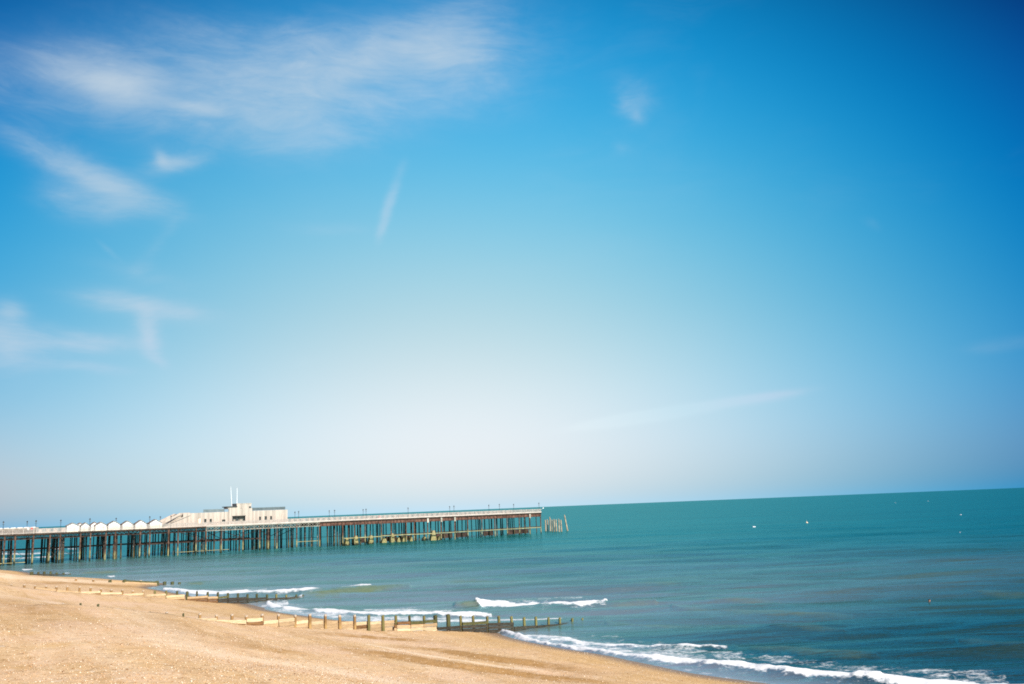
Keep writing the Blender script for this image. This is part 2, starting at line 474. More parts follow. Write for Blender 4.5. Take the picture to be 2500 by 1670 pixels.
def inland(a, b):
    """metres landward of the waterline at (a, b); blends within 0.5 m of each groyne"""
    e = np.zeros_like(a)
    for i, (qa, qb, lo, hi) in enumerate(BAYS):
        bw = np.interp(a, qa, qb)
        s0 = (qb[1] - qb[0]) / max(qa[1] - qa[0], .1)
        if i == 0: bw = np.where(a < qa[0], qb[0] + (a - qa[0]) * max(-.1, min(.1, s0)), bw)
        wgt = np.clip((a - lo) / .5 + .5, 0, 1) * np.clip((hi - a) / .5 + .5, 0, 1)
        e = e + wgt * (bw - b)
    return e


def world_line(pts, z=None):
    return np.array([(on_z(p[0], p[1], 0 if z is None else z)[:2]) for p in pts])


def beach_hit(px, py):
    z = 2.0
    for _ in range(40):
        p = on_z(px, py, z); a, b = ab(p[None, :2]); zn = float(np.interp(inland(a, b), PE, PZ)[0]); z += .5 * (zn - z)
    return on_z(px, py, z)


def line_dist(p, line):
    """distance of points to a polyline, and the position along it 0..1"""
    best = np.full(len(p), 1e9); pos = np.zeros(len(p)); sign = np.zeros(len(p))
    n = len(line) - 1
    for i in range(n):
        u = line[i + 1] - line[i]; L2 = u @ u; w = p - line[i]
        t = np.clip((w @ u) / L2, 0, 1); d = np.hypot(*(w - t[:, None] * u).T)
        k = d < best; best[k] = d[k]; pos[k] = (i + t[k]) / n
        sign[k] = np.sign(u[0] * w[k, 1] - u[1] * w[k, 0])
    return best, pos, sign


RIDGES = [([(860, 1589), (942, 1598), (1024, 1611), (1105, 1624), (1214, 1636), (1296, 1647), (1400, 1660), (1500, 1668)], .6, 1.0),
          ([(985, 1580), (1078, 1588), (1160, 1602), (1241, 1613), (1323, 1622), (1430, 1640)], .55, .95),
          ([(780, 1548), (860, 1552), (942, 1559), (1040, 1566)], .5, .8),
          ([(560, 1552), (620, 1580), (700, 1592), (780, 1600)], .6, .45), ([(120, 1480), (260, 1492), (380, 1530), (460, 1560)], .9, .42),
          ([(20, 1465), (60, 1490), (140, 1530)], .9, .45), ([(60, 1424), (150, 1424), (230, 1428), (300, 1432), (350, 1434)], .9, .8),
          ([(160, 1451), (220, 1455), (300, 1459), (380, 1463)], .6, .65)]
RIDGES = [(np.array([beach_hit(*p)[:2] for p in pts]), w, s) for pts, w, s in RIDGES]
PALES = [([(110, 1470), (230, 1482), (330, 1510), (420, 1550), (470, 1580)], 1.3, .7), ([(400, 1560), (560, 1600), (760, 1625), (1000, 1668)], 1.6, .7),
         ([(0, 1405), (100, 1411), (220, 1418), (330, 1424)], 2.6, .8), ([(900, 1575), (1020, 1597), (1180, 1620), (1300, 1634)], .4, .95)]
PALES = [(np.array([beach_hit(*p)[:2] for p in pts]), w, s) for pts, w, s in PALES]


def beach_height(x, y, detail=True):
    a, b = x * N[0] + y * N[1], x * G[0] + y * G[1]
    e = inland(a, b)
    z = np.interp(e, PE, PZ)
    k2 = np.clip((e - 3.5) / 6, 0, 1)
    z = z + .40 * k2 * np.exp(-((a - A2) / 8.0) ** 2) * (a < A2 + .3) * np.clip((60 - e) / 20, 0, 1)
    if detail:
        k = np.clip(e / 6, 0, 1)
        z = z + k * (.10 * fbm(x / 6, y / 6, 3) + .05 * fbm(x / 1.3, y / 1.3, 9, 3))
        near = np.hypot(x, y) < 140
        if near.any():
            p = np.stack([x[near], y[near]], 1); dz = np.zeros(len(p))
            for ln, w, s in RIDGES:
                d, t, sg = line_dist(p, ln)
                dz += .16 * s * np.exp(-(d / (w * 1.3)) ** 2) * sg * np.clip(d / w, 0, 1) * np.sin(np.clip(t, .02, .98) * math.pi) ** .5
            z[near] += dz
    return z, e


def polar_grid(azs, ds):
    A, D = np.meshgrid(azs, ds)
    return (np.sin(A) * D).ravel(), (np.cos(A) * D).ravel(), A.shape


def grid_mesh(name, x, y, z, shape, keep=None, attrs=None):
    r, c = shape
    i = np.arange(r * c).reshape(r, c)
    q = np.stack([i[:-1, :-1], i[:-1, 1:], i[1:, 1:], i[1:, :-1]], -1).reshape(-1, 4)[:, ::-1]
    if keep is not None: q = q[keep[q].any(1)]
    used = np.unique(q); remap = np.zeros(r * c, np.int64); remap[used] = np.arange(len(used)); q = remap[q]
    co_ = np.stack([x, y, z], 1)[used]
    me = bpy.data.meshes.new(name)
    me.vertices.add(len(co_)); me.vertices.foreach_set('co', co_.astype(np.float32).ravel())
    me.loops.add(q.size); me.loops.foreach_set('vertex_index', q.astype(np.int32).ravel())
    me.polygons.add(len(q)); me.polygons.foreach_set('loop_start', np.arange(0, q.size, 4, dtype=np.int32))
    me.polygons.foreach_set('use_smooth', np.ones(len(q), bool))
    me.update(calc_edges=True)
    for k, v in (attrs or {}).items():
        at = me.attributes.new(k, 'FLOAT', 'POINT'); at.data.foreach_set('value', v[used].astype(np.float32))
    return me


# ------------------------------------------------------------------ beach
azs = np.radians(np.concatenate([np.arange(-85, -32, .8), np.arange(-32, 26, .12), np.arange(26, 75, .8)]))
dy = np.concatenate([np.array([2000, 1400, 1000, 700, 500, 380, 300]), np.arange(250, 16, -.55)])
ds = 5.2 * 910 / dy
ds = np.concatenate([ds, np.linspace(ds[-1] + 3, 420, 40)])
bx, by, bsh = polar_grid(azs, ds)
bz, be = beach_height(bx, by)
wet = np.clip(1 - (be + .35 * fbm(bx / 2.5, by / 2.5, 21)) / 9, 0, 1) ** .8
damp = np.zeros_like(bx); pale = np.zeros_like(bx)
pp = np.stack([bx, by], 1)
for ln, w, s in RIDGES:
    d, t, sg = line_dist(pp, ln); d = d * (1 + .5 * fbm(bx / 2, by / 2, 91, 3))
    damp = np.maximum(damp, s * 1.25 * np.exp(-(d / (w * 1.9)) ** 2) * np.sin(np.clip(t, .03, .97) * math.pi) ** .4)
for ln, w, s in PALES:
    d, t, sg = line_dist(pp, ln)
    pale = np.maximum(pale, s * np.exp(-(d / w) ** 2))
ba = bx * N[0] + by * N[1]
far = np.clip((ba - A2 - 2) / 10, 0, 1)
me = grid_mesh('beach', bx, by, bz, bsh, keep=bz > -1.6, attrs={'wet': wet, 'damp': damp, 'pale': pale, 'inland': np.clip(be, -5, 60)})


def beach_mat():
    m, t, b = new_mat('shingle', .9, .15)
    gp = t.n('ShaderNodeNewGeometry').outputs['Position']
    flat = t.vm('MULTIPLY', gp, (1, 1, .5))
    def at(n): return t.n('ShaderNodeAttribute', attribute_name=n).outputs['Fac']
    peb = t.n('ShaderNodeTexVoronoi', feature='F1'); t.put(peb.inputs['Vector'], flat); peb.inputs['Scale'].default_value = 11.0
    pcol = t.sep(peb.outputs['Color'])[0]
    stone = t.ramp(pcol, [(0, (.32, .165, .06)), (.12, (.48, .275, .105)), (.45, (.58, .36, .16)), (.7, (.64, .42, .215)), (.88, (.68, .48, .28)), (.96, (.78, .63, .43))])
    stone = t.mix(.66, stone, (.675, .455, .25, 1))
    peb2 = t.n('ShaderNodeTexVoronoi', feature='F1'); t.put(peb2.inputs['Vector'], flat); peb2.inputs['Scale'].default_value = 3.6
    c2 = t.sep(peb2.outputs['Color'])[1]
    stone = t.mix(t.m('MULTIPLY', t.sm(c2, .86, .97), .55), stone, (.30, .17, .075, 1))
    stone = t.mix(t.m('MULTIPLY', t.sm(t.sep(peb2.outputs['Color'])[2], .95, .99), .35), stone, (.86, .76, .62, 1))
    n1 = t.noise(flat, .16, 5.0, .6, .5); n2 = t.noise(flat, .9, 5.0, .65, .4); n3 = t.noise(t.vm('ADD', flat, (31, 7, 0)), .35, 4.0, .6)
    n4 = t.noise(flat, 3.2, 4.0, .7)
    col = t.mix(t.sm(n1, .40, .64), stone, t.mix(.6, stone, (.70, .475, .32, 1)))          # pinkish flats
    col = t.mix(t.m('MULTIPLY', t.sm(n3, .50, .72), .55), col, (.62, .385, .165, 1))        # golden patches
    col = t.mix(t.m('MULTIPLY', t.sm(n2, .56, .74), .30), col, (.40, .235, .10, 1))         # darker scatter
    col = t.mix(t.m('MULTIPLY', t.sm(n4, .58, .72), .25), col, (.36, .21, .09, 1))
    px_, py_, pz_ = t.sep(gp)
    along = t.m('ADD', t.m('MULTIPLY', px_, float(N[0])), t.m('MULTIPLY', py_, float(N[1]))); across = t.m('ADD', t.m('MULTIPLY', px_, float(G[0])), t.m('MULTIPLY', py_, float(G[1])))
    tide = t.noise(t.xyz(t.m('MULTIPLY', along, .06), t.m('MULTIPLY', across, .62)), 1.0, 6.0, .62, .5)      # old tide lines running along the shore
    col = t.mix(t.m('MULTIPLY', t.sm(tide, .50, .66), .55), col, t.mix(.7, stone, (.42, .235, .075, 1)))
    col = t.mix(t.m('MULTIPLY', t.sm(tide, .47, .33), .45), col, (.72, .525, .335, 1))
    pl = t.m('MULTIPLY', at('pale'), t.sm(n2, .25, .55, .5, 1.0))
    col = t.mix(t.m('MULTIPLY', pl, .9), col, (.80, .62, .43, 1))
    we = t.m('MULTIPLY', at('wet'), t.sm(n2, .2, .6, .75, 1.1), clamp=True)
    wetcol = t.mix(.62, stone, (.50, .285, .085, 1))
    col = t.mix(t.m('MULTIPLY', we, .85), col, wetcol)
    dm = t.m('MULTIPLY', at('damp'), t.sm(n2, .28, .62, .35, 1.1))
    col = t.mix(t.m('MULTIPLY', dm, 1.25, clamp=True), col, t.mix(.75, stone, (.31, .155, .04, 1)))
    ed = t.sm(at('inland'), 2.8, .4)
    col = t.mix(t.m('MULTIPLY', ed, .8), col, (.17, .115, .085, 1))
    t.put(b.inputs['Base Color'], col)
    t.put(b.inputs['Roughness'], t.m('SUBTRACT', .92, t.m('MULTIPLY', ed, .45)))
    bp = t.n('ShaderNodeBump'); bp.inputs['Strength'].default_value = .55; bp.inputs['Distance'].default_value = .05
    hgt = t.m('ADD', t.m('MULTIPLY', t.m('SUBTRACT', 1.0, peb.outputs['Distance']), .5), t.m('ADD', t.m('MULTIPLY', n4, 1.4), n2))
    t.put(bp.inputs['Height'], hgt); t.put(b.inputs['Normal'], bp.outputs[0])
    return m


beach = link('beach', me, beach_mat()); beach['kind'] = 'structure'

# ------------------------------------------------------------------ sea
azs = np.radians(np.concatenate([np.arange(-85, -32, .7), np.arange(-32, 33, .075), np.arange(33, 100, .7)]))
dy = np.concatenate([np.array([900, 700, 560, 450, 380, 320, 280, 250]), np.arange(235, 30, -.42), np.arange(30, 6, -.5), np.array([5.5, 5, 4.5, 4, 3.5, 3, 2.5, 2, 1.5, 1, .7, .4, .2])])
ds = EYE * 910 / dy
sx, sy, ssh = polar_grid(azs, ds)
dd = np.hypot(sx, sy)
step = np.repeat(np.gradient(ds), ssh[1])
sa, sb = sx * N[0] + sy * N[1], sx * G[0] + sy * G[1]
se = inland(sa, sb)
depth = np.clip((-se) / 18, .0, 1)
sz = np.zeros_like(sx)
rg = np.random.default_rng(5)
for k in range(22):
    lam = 2.6 * (1.13 ** k)
    ang = math.radians(-90 + rg.normal(3, 11)); kv = 2 * math.pi / lam
    amp = .0135 * lam ** .85 * (1 if lam < 14 else .5)
    att = np.clip((lam / step - 2.5) / 3, 0, 1)
    ph = kv * (sx * math.cos(ang) + sy * math.sin(ang)) + rg.uniform(0, 6.28) + 1.6 * fbm(sx / (lam * 4), sy / (lam * 4), 40 + k, 2)
    env = np.clip(.75 + 1.0 * fbm(sx / (lam * 5), sy / (lam * 3.2), 80 + k, 2), 0, 2)
    sz += amp * env * att * (np.sin(ph) + .25 * np.sin(2 * ph + .6))
sz *= (.18 + .82 * depth)

# foam: lines along which waves break (points read off the photograph, laid on the water)
FOAM = [([(1290, 1562, 9), (1420, 1578, 9), (1560, 1594, 10), (1720, 1610, 10)], .56, 0), ([(1480, 1572, 9), (1800, 1606, 11), (2100, 1630, 13), (2450, 1650, 15)], .47, 0), ([(670, 1488, 5), (740, 1497, 6), (830, 1505, 8), (960, 1514, 8)], .6, 0), ([(870, 1512, 7), (1150, 1512, 7)], .62, 0), ([(890, 1487, 6), (1100, 1492, 8)], .54, 0), ([(640, 1478, 4), (700, 1472, 6)], .6, 0),
        # points (x, y, half height px), strength, ridge height m
    ([(1215, 1542, 4), (1269, 1557, 5), (1320, 1558, 5), (1388, 1563, 6), (1414, 1569, 6), (1474, 1574, 5), (1550, 1576, 5), (1598, 1579, 4), (1679, 1581, 3), (1777, 1587, 2)], .85, .12),
    ([(1227, 1546, 5), (1280, 1563, 4), (1346, 1577, 3), (1423, 1588, 3), (1500, 1599, 4), (1585, 1609, 6), (1670, 1618, 7), (1755, 1624, 8), (1819, 1628, 8), (1883, 1636, 8), (1960, 1642, 7), (2011, 1646, 8), (2096, 1650, 8), (2181, 1655, 9), (2266, 1661, 9), (2352, 1662, 9), (2437, 1670, 10), (2520, 1676, 10)], 1.0, .22),
    ([(655, 1474, 5), (666, 1478, 6), (689, 1483, 5), (728, 1489, 4), (766, 1491, 4), (785, 1492, 7), (830, 1496, 7), (868, 1498, 6), (900, 1498, 5), (989, 1500, 4), (1079, 1501, 4), (1155, 1503, 4), (1200, 1503, 2)], 1.0, .20),
    ([(655, 1468, 3), (700, 1462, 3), (738, 1461, 2)], .7, .0),
    ([(880, 1522, 3), (960, 1525, 5), (1066, 1519, 5), (1180, 1517, 4), (1300, 1518, 5), (1370, 1515, 3)], .8, .05),
    ([(400, 1441, 2), (428, 1443, 3), (466, 1448, 5), (532, 1449, 5), (600, 1447, 6), (651, 1446, 6), (702, 1446, 5), (753, 1444, 5), (785, 1440.5, 4), (806, 1438, 3)], 1.0, .30),
    ([(825, 1439, 2.5), (865, 1438, 3.2), (905, 1438, 2.2)], 1.0, .3),
    ([(1160, 1471, 1.5), (1175, 1472, 4), (1250, 1475, 6), (1300, 1476, 7), (1350, 1477, 7), (1420, 1479, 7), (1476, 1475, 6), (1482, 1474, 2)], 1.3, .30),
    ([(1290, 1464, 3), (1360, 1461, 5), (1420, 1461, 3)], .42, 0), ([(980, 1483, 6), (1080, 1485, 8), (1190, 1486, 5)], .38, 0),
    ([(1310, 1555, 6), (1420, 1548, 8), (1520, 1560, 8)], .32, 0), ([(1560, 1566, 6), (1650, 1568, 6)], .35, 0), ([(2060, 1628, 3), (2110, 1630, 3)], .5, 0), ([(2150, 1640, 8), (2330, 1638, 8), (2450, 1650, 8)], .36, 0),
    ([(700, 1476, 6), (740, 1478, 4)], .40, 0), ([(405, 1427, 2), (440, 1430, 2)], .5, 0),
    ([(53, 1390.5, .8), (62, 1392, 1.6), (78, 1391, 1)], 1.0, .1), ([(262, 1406.5, 1), (272, 1407.5, 1.8), (280, 1406, 1)], 1.0, .1), ([(155, 1400.5, 1), (168, 1401, 1)], .9, .05),
    ([(80, 1341, 1.1), (99, 1340.5, 1.4)], 1.0, 0), ([(131, 1340, 1.4), (145, 1339.5, 1.2)], 1.0, 0), ([(165, 1340, 1), (190, 1340, 1.4)], .9, 0),
    ([(-60, 1354, 4), (20, 1352, 3), (60, 1353, 3), (100, 1351, 2)], .75, .1), ([(-60, 1366, 3), (30, 1364, 2), (130, 1359, 2)], .8, .1), ([(0, 1346, 1), (120, 1348, 1)], .6, 0), ([(140, 1352, 2), (200, 1348, 1.5)], .6, 0)]
MURK = [([(735, 1456, 6), (770, 1455, 8), (820, 1452, 9), (870, 1449, 8), (920, 1445, 6), (1000, 1440, 3)], 1.15, .34), ([(195, 1401, 1.5), (240, 1400, 2.5), (294, 1398, 2.5)], 1.0, .12), ([(456, 1424, 2), (500, 1422, 3)], .9, .08),
        ([(1110, 1474, 3), (1160, 1474, 5), (1172, 1475, 3)], .9, .25), ([(1478, 1475, 5), (1520, 1473, 6), (1600, 1474, 4)], .55, .2), ([(1080, 1417, 3), (1150, 1417, 5), (1280, 1416, 3)], .5, .05),
        ([(1640, 1483, 3), (1800, 1496, 5), (1960, 1497, 5), (2080, 1499, 3)], .45, .1), ([(1540, 1430, 2), (1660, 1427, 3)], .35, .05), ([(1480, 1480, 3), (1560, 1481, 4), (1650, 1481, 2)], .4, .05), ([(1720, 1466, 2), (1780, 1466, 4), (1900, 1470, 3)], .3, .08),
        ([(1780, 1588, 4), (1900, 1594, 8), (2050, 1604, 8), (2140, 1604, 4)], .42, .14), ([(1880, 1540, 3), (1960, 1540, 5), (2060, 1546, 3)], .3, .08), ([(1480, 1521, 3), (1600, 1527, 4), (1780, 1536, 3), (1860, 1537, 2)], .34, .08), ([(2180, 1555, 4), (2260, 1556, 5)], .28, .08),
        ([(2080, 1652, 3), (2110, 1650, 5), (2150, 1650, 4)], .9, .1), ([(1590, 1580, 3), (1690, 1583, 4), (1800, 1586, 3)], .4, .1), ([(2340, 1576, 4), (2420, 1580, 7), (2520, 1582, 6)], .32, .1), ([(2360, 1445, 2), (2450, 1450, 5), (2520, 1450, 4)], .25, .08)]


SU = np.arctan2(sx, sy) * FPX; SV = -EYE / dd * FPX     # bearing and dip of every point of the water


def lay(strips, into, height):
    for pts, s, hgt in strips:
        q = np.array([on_z(p[0], p[1])[:2] for p in pts])
        c = np.stack([np.arctan2(q[:, 0], q[:, 1]) * FPX, -EYE / np.hypot(q[:, 0], q[:, 1]) * FPX], 1)
        w = np.array([p[2] for p in pts], float)
        m_ = w.max() * 3
        k = np.where((SU > c[:, 0].min() - m_) & (SU < c[:, 0].max() + m_) & (SV > c[:, 1].min() - m_) & (SV < c[:, 1].max() + m_))[0]
        if not len(k): continue
        p = np.stack([SU[k], SV[k]], 1)
        d, t, sg = line_dist(p, c)
        ww = np.interp(t * (len(c) - 1), np.arange(len(c)), w)
        r = 1.12 * d / ww + .45 * fbm(SU[k] / 26, SV[k] / 9, 61, 4) + .25 * fbm(SU[k] / 7, SV[k] / 4, 62, 2)
        run = np.clip(.92 + .6 * fbm(SU[k] / 45, SV[k] / 30, 63, 3), .8, 1.0)
        v = np.clip((1.25 - r) / .9, 0, 1); v = v * v * (3 - 2 * v)
        halo = .42 * np.clip(1 - (d / ww) / 3.2, 0, 1) * (1 + .8 * fbm(SU[k] / 18, SV[k] / 5, 64, 3)) * (np.max(s) > .8)
        if into is murk: s = s * np.clip(np.minimum(t, 1 - t) * 4, 0, 1) ** .7 * .85
        into[k] = np.maximum(into[k], np.maximum(s * v * run, halo * (into is foam)))
        if hgt: sz[k] += hgt * np.exp(-(d / (ww * .8)) ** 2) * (1 + .5 * fbm(sx[k] / .8, sy[k] / .8, 33, 3))


foam = np.zeros_like(sx); murk = np.zeros_like(sx)
lay(FOAM, foam, True); lay(MURK, murk, True)
edge = np.clip(1 - np.abs(-se - .5) / 1.1, 0, 1) * (.55 + .6 * fbm(sx / 3, sy / 3, 70)) * (dd < 150)
foam = np.maximum(foam, np.clip(edge, 0, 1) * .55)
sz += .05 * foam * fbm(sx / .35, sy / .35, 12, 2) * (dd < 120)
off = np.maximum(-se, 0); pierward = np.clip((sa - 38) / 34, 0, 1); pierward = pierward * pierward * (3 - 2 * pierward)
swash = np.clip(1.15 - off / 4.2, 0, 1) * (dd < 170)
shallow = np.exp(-(off / 62) ** 1.3) * pierward * np.clip((330 - dd) / 120, 0, 1)       # chalky water stirred up over the shallows, paleness of mirrored sky painted in too
vignette = np.exp(-off / 70) * (1 - pierward)  # lens darkening towards the lower right, put into the water colour
me = grid_mesh('sea', sx, sy, sz, ssh, keep=(se < 7), attrs={'foam': foam, 'murk': murk, 'shallow': shallow, 'vignette': vignette, 'swash': swash})


def sea_mat():
    m = bpy.data.materials.new('sea_water'); m.use_nodes = True
    t = NT(m.node_tree); m.node_tree.nodes.clear()
    out = t.n('ShaderNodeOutputMaterial')
    gp = t.n('ShaderNodeNewGeometry').outputs['Position']
    def at(n): return t.n('ShaderNodeAttribute', attribute_name=n).outputs['Fac']
    long_ = t.vm('MULTIPLY', gp, (.18, 1, 1))
    n_big = t.noise(t.vm('MULTIPLY', gp, (.25, 1, 1)), .035, 5.0, .6, .6)
    n_mid = t.noise(long_, .14, 5.0, .62, .5)
    n_rip = t.noise(long_, .8, 5.0, .65, .4)
    n_fin = t.noise(t.vm('MULTIPLY', gp, (.6, 1, 1)), 4.5, 3.0, .6)
    n_far = t.noise(t.vm('MULTIPLY', gp, (.3, 1, 1)), .012, 6.0, .7, .3)
    murk = at('murk'); sh = at('shallow'); fo = at('foam')
    deep = t.mix(t.sm(n_big, .36, .64), (.001, .082, .082, 1), (.002, .108, .110, 1))
    deep = t.mix(t.m('MULTIPLY', t.sm(n_mid, .48, .70), .5), deep, (.008, .066, .050, 1))  # streaks put the light and dark of wave slopes into the colour
    col = t.mix(at('vignette'), deep, (.016, .046, .044, 1))
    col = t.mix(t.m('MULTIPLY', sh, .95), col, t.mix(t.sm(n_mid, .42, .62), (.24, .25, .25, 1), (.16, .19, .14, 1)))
    col = t.mix(t.m('MULTIPLY', at('swash'), .7), col, (.36, .36, .40, 1))
    mk = t.m('MULTIPLY', murk, t.sm(n_rip, .25, .58, .30, 1.0))
    col = t.mix(t.m('MULTIPLY', mk, .88), col, (.17, .20, .085, 1))
    bp = t.n('ShaderNodeBump'); bp.inputs['Strength'].default_value = 1.0; bp.inputs['Distance'].default_value = 1.0
    h = t.m('ADD', t.m('MULTIPLY', n_rip, .17), t.m('MULTIPLY', n_fin, .03))
    h = t.m('ADD', h, t.m('MULTIPLY', n_mid, .50)); h = t.m('ADD', h, t.m('MULTIPLY', n_far, 3.0))
    t.put(bp.inputs['Height'], h)
    nrm = bp.outputs[0]
    dif = t.n('ShaderNodeBsdfDiffuse'); t.put(dif.inputs['Color'], col); t.put(dif.inputs['Normal'], nrm)
    glo = t.n('ShaderNodeBsdfGlossy'); glo.inputs['Roughness'].default_value = .16; glo.inputs['Color'].default_value = (.32, .82, .86, 1); t.put(glo.inputs['Normal'], nrm)
    fr = t.n('ShaderNodeFresnel'); fr.inputs['IOR'].default_value = 1.33; t.put(fr.inputs['Normal'], nrm)
    fac = t.m('MINIMUM', t.m('MULTIPLY', fr.outputs[0], .88), .40)
    fac = t.m('MULTIPLY', fac, t.m('SUBTRACT', 1.0, t.m('MULTIPLY', mk, .7), clamp=True))      # steep brown wave fronts mirror little sky
    mx = t.n('ShaderNodeMixShader'); t.put(mx.inputs[0], fac); t.put(mx.inputs[1], dif.outputs[0]); t.put(mx.inputs[2], glo.outputs[0])
    fd = t.n('ShaderNodeBsdfDiffuse'); fd.inputs['Color'].default_value = (.74, .74, .74, 1)
    lace = t.m('ADD', t.m('MULTIPLY', t.noise(t.vm('MULTIPLY', gp, (.6, 1, 1)), 1.1, 6.0, .70, .8), .55), t.m('MULTIPLY', t.noise(t.vm('MULTIPLY', gp, (.8, 1, 1)), 4.5, 4.0, .7, .5), .45))
    ff = t.sm(t.m('ADD', fo, t.m('MULTIPLY', t.m('SUBTRACT', lace, .5), 2.3)), .30, .85)
    ff = t.m('MULTIPLY', ff, t.sm(fo, .02, .2))
    m2 = t.n('ShaderNodeMixShader'); t.put(m2.inputs[0], ff); t.put(m2.inputs[1], mx.outputs[0]); t.put(m2.inputs[2], fd.outputs[0])
    t.put(out.inputs[0], m2.outputs[0])
    return m


sea = link('sea', me, sea_mat()); sea['kind'] = 'structure'

# small white crests breaking far out
mb = MB(); wr = random.Random(4)
for px, py, wpx in ((1841, 1286, 7), (2346, 1257, 3.5), (2186, 1227.5, 2.5), (2266, 1223.5, 2.5), (2344, 1301, 3.5)):
    c = on_z(px, py); w_ = wpx / FPX * np.hypot(c[0], c[1]); n_ = 9
    top = []
    for i in range(n_ + 1):
        f = i / n_ - .5; e_ = math.cos(f * math.pi) ** .6 if abs(f) < .5 else 0.0
        top.append((c[0] + f * w_, c[1] + wr.uniform(-.15, .15), .05 + (.16 + wr.uniform(-.1, .1)) * e_, .25 + .35 * e_))
    for (x0, y0, z0, d0), (x1, y1, z1, d1) in zip(top, top[1:]):
        mb.add([(x0, y0 - d0, -.2), (x1, y1 - d1, -.2), (x1, y1, z1), (x0, y0, z0), (x0, y0 + d0, -.2), (x1, y1 + d1, -.2)], [(0, 1, 2, 3), (3, 2, 5, 4), (1, 0, 4, 5)])
M['foam'] = grain_mat('white_sea_foam', (.66, .67, .67), (.78, .78, .78), 3.0, (1, 1, 1), .9)
o = mb.build('foam', M['foam']); o['kind'] = 'stuff'

# ------------------------------------------------------------------ groynes
unit_post = None


def post_mesh(seed):
    r = random.Random(seed); w = .5
    c = .12
    mb = MB(); top = []
    ring = [(-w, -w + c), (-w + c, -w), (w - c, -w), (w, -w + c), (w, w - c), (w - c, w), (-w + c, w), (-w, w - c)]
    vs = []
    for z, k in ((0, 1.04), (.45, 1.0), (.96, .97), (1.0, .84)):
        tx, ty = r.uniform(-.05, .05), r.uniform(-.05, .05)
        for x, y in ring: vs.append((x * k + tx, y * k + ty, z + (0 if z < .95 else .06 * (x * r.choice((1, 1.1))) * r.choice((0, .5)))))
    fs = [tuple(range(7, -1, -1)), tuple(range(24, 32))]
    for q in range(3):
        for i in range(8): fs.append((q * 8 + i, q * 8 + (i + 1) % 8, q * 8 + 8 + (i + 1) % 8, q * 8 + 8 + i))
    return mb.add(vs, fs).mesh('post')


POSTS = {}


def make_groyne(label, end, posts, panels, pw_):
    """posts: (x px, top y px, material[, width]); panels: (x0, top0, x1, top1, materials from the top, 'f' or 'b' side, bottom offset)"""
    root = thing('groyne', label, 'groyne', (end[0], end[1], 0), GA, 'timber groynes across the beach')
    P0 = end
    def loc(px, py, off=0):
        p = on_plane(px, py, P0, off); d = p[:2] - P0[:2]
        return float(d @ G), float(p[2])
    def ground(s, off):
        q = P0[:2] + G * s + N * off
        return float(beach_height(np.array([q[0]]), np.array([q[1]]), False)[0][0])
    for i, sp in enumerate(posts):
        px, py, mk = sp[:3]; w = (sp[3] if len(sp) > 3 else 1.0) * pw_
        s, zt = loc(px, py)
        zb = min(ground(s, -.4), zt) - .8
        key = (mk, i % 4)
        if key not in POSTS:
            m_ = post_mesh(i % 4 + 10); m_.materials.append(M[mk]); POSTS[key] = m_
        o = link('post', POSTS[key], None, root, (s, 0, zb), (RNG.uniform(-.035, .035), RNG.uniform(-.035, .035), RNG.uniform(-.1, .1)))
        o.scale = (w * RNG.uniform(.9, 1.1), w * RNG.uniform(.9, 1.1), zt - zb)
    for x0, y0, x1, y1, mats, side in panels:
        off = (-.5 * pw_ - .07) if side == 'f' else (.5 * pw_ + .07)
        s0, z0 = loc(x0, y0, off); s1, z1 = loc(x1, y1, off)
        h = .235; k = 0
        zg = min(ground(s0, -.5), ground(s1, -.5), 0.6 if True else 0) - .25
        while k < 14 and max(z0, z1) - k * h > zg:
            mk = mats[min(k, len(mats) - 1)]
            a0 = z0 - k * h + RNG.uniform(-.015, .015); a1 = z1 - k * h + RNG.uniform(-.015, .015)
            yy = off + RNG.uniform(-.022, .022); g = .02
            mb = MB(); hh = h - .025
            e0, e1 = s0 + g + RNG.uniform(-.03, .02), s1 - g + RNG.uniform(-.02, .03)
            mid = (a0 + a1) / 2 + RNG.uniform(-.012, .012)
            mb.prism([(e0, a0 - hh), ((e0 + e1) / 2, mid - hh), (e1, a1 - hh), (e1, a1 - .015), (e1 - .02, a1), ((e0 + e1) / 2, mid), (e0 + .02, a0), (e0, a0 - .015)], yy - .045, yy + .045)
            mb.build('plank', M[mk], root)
            k += 1
    return root


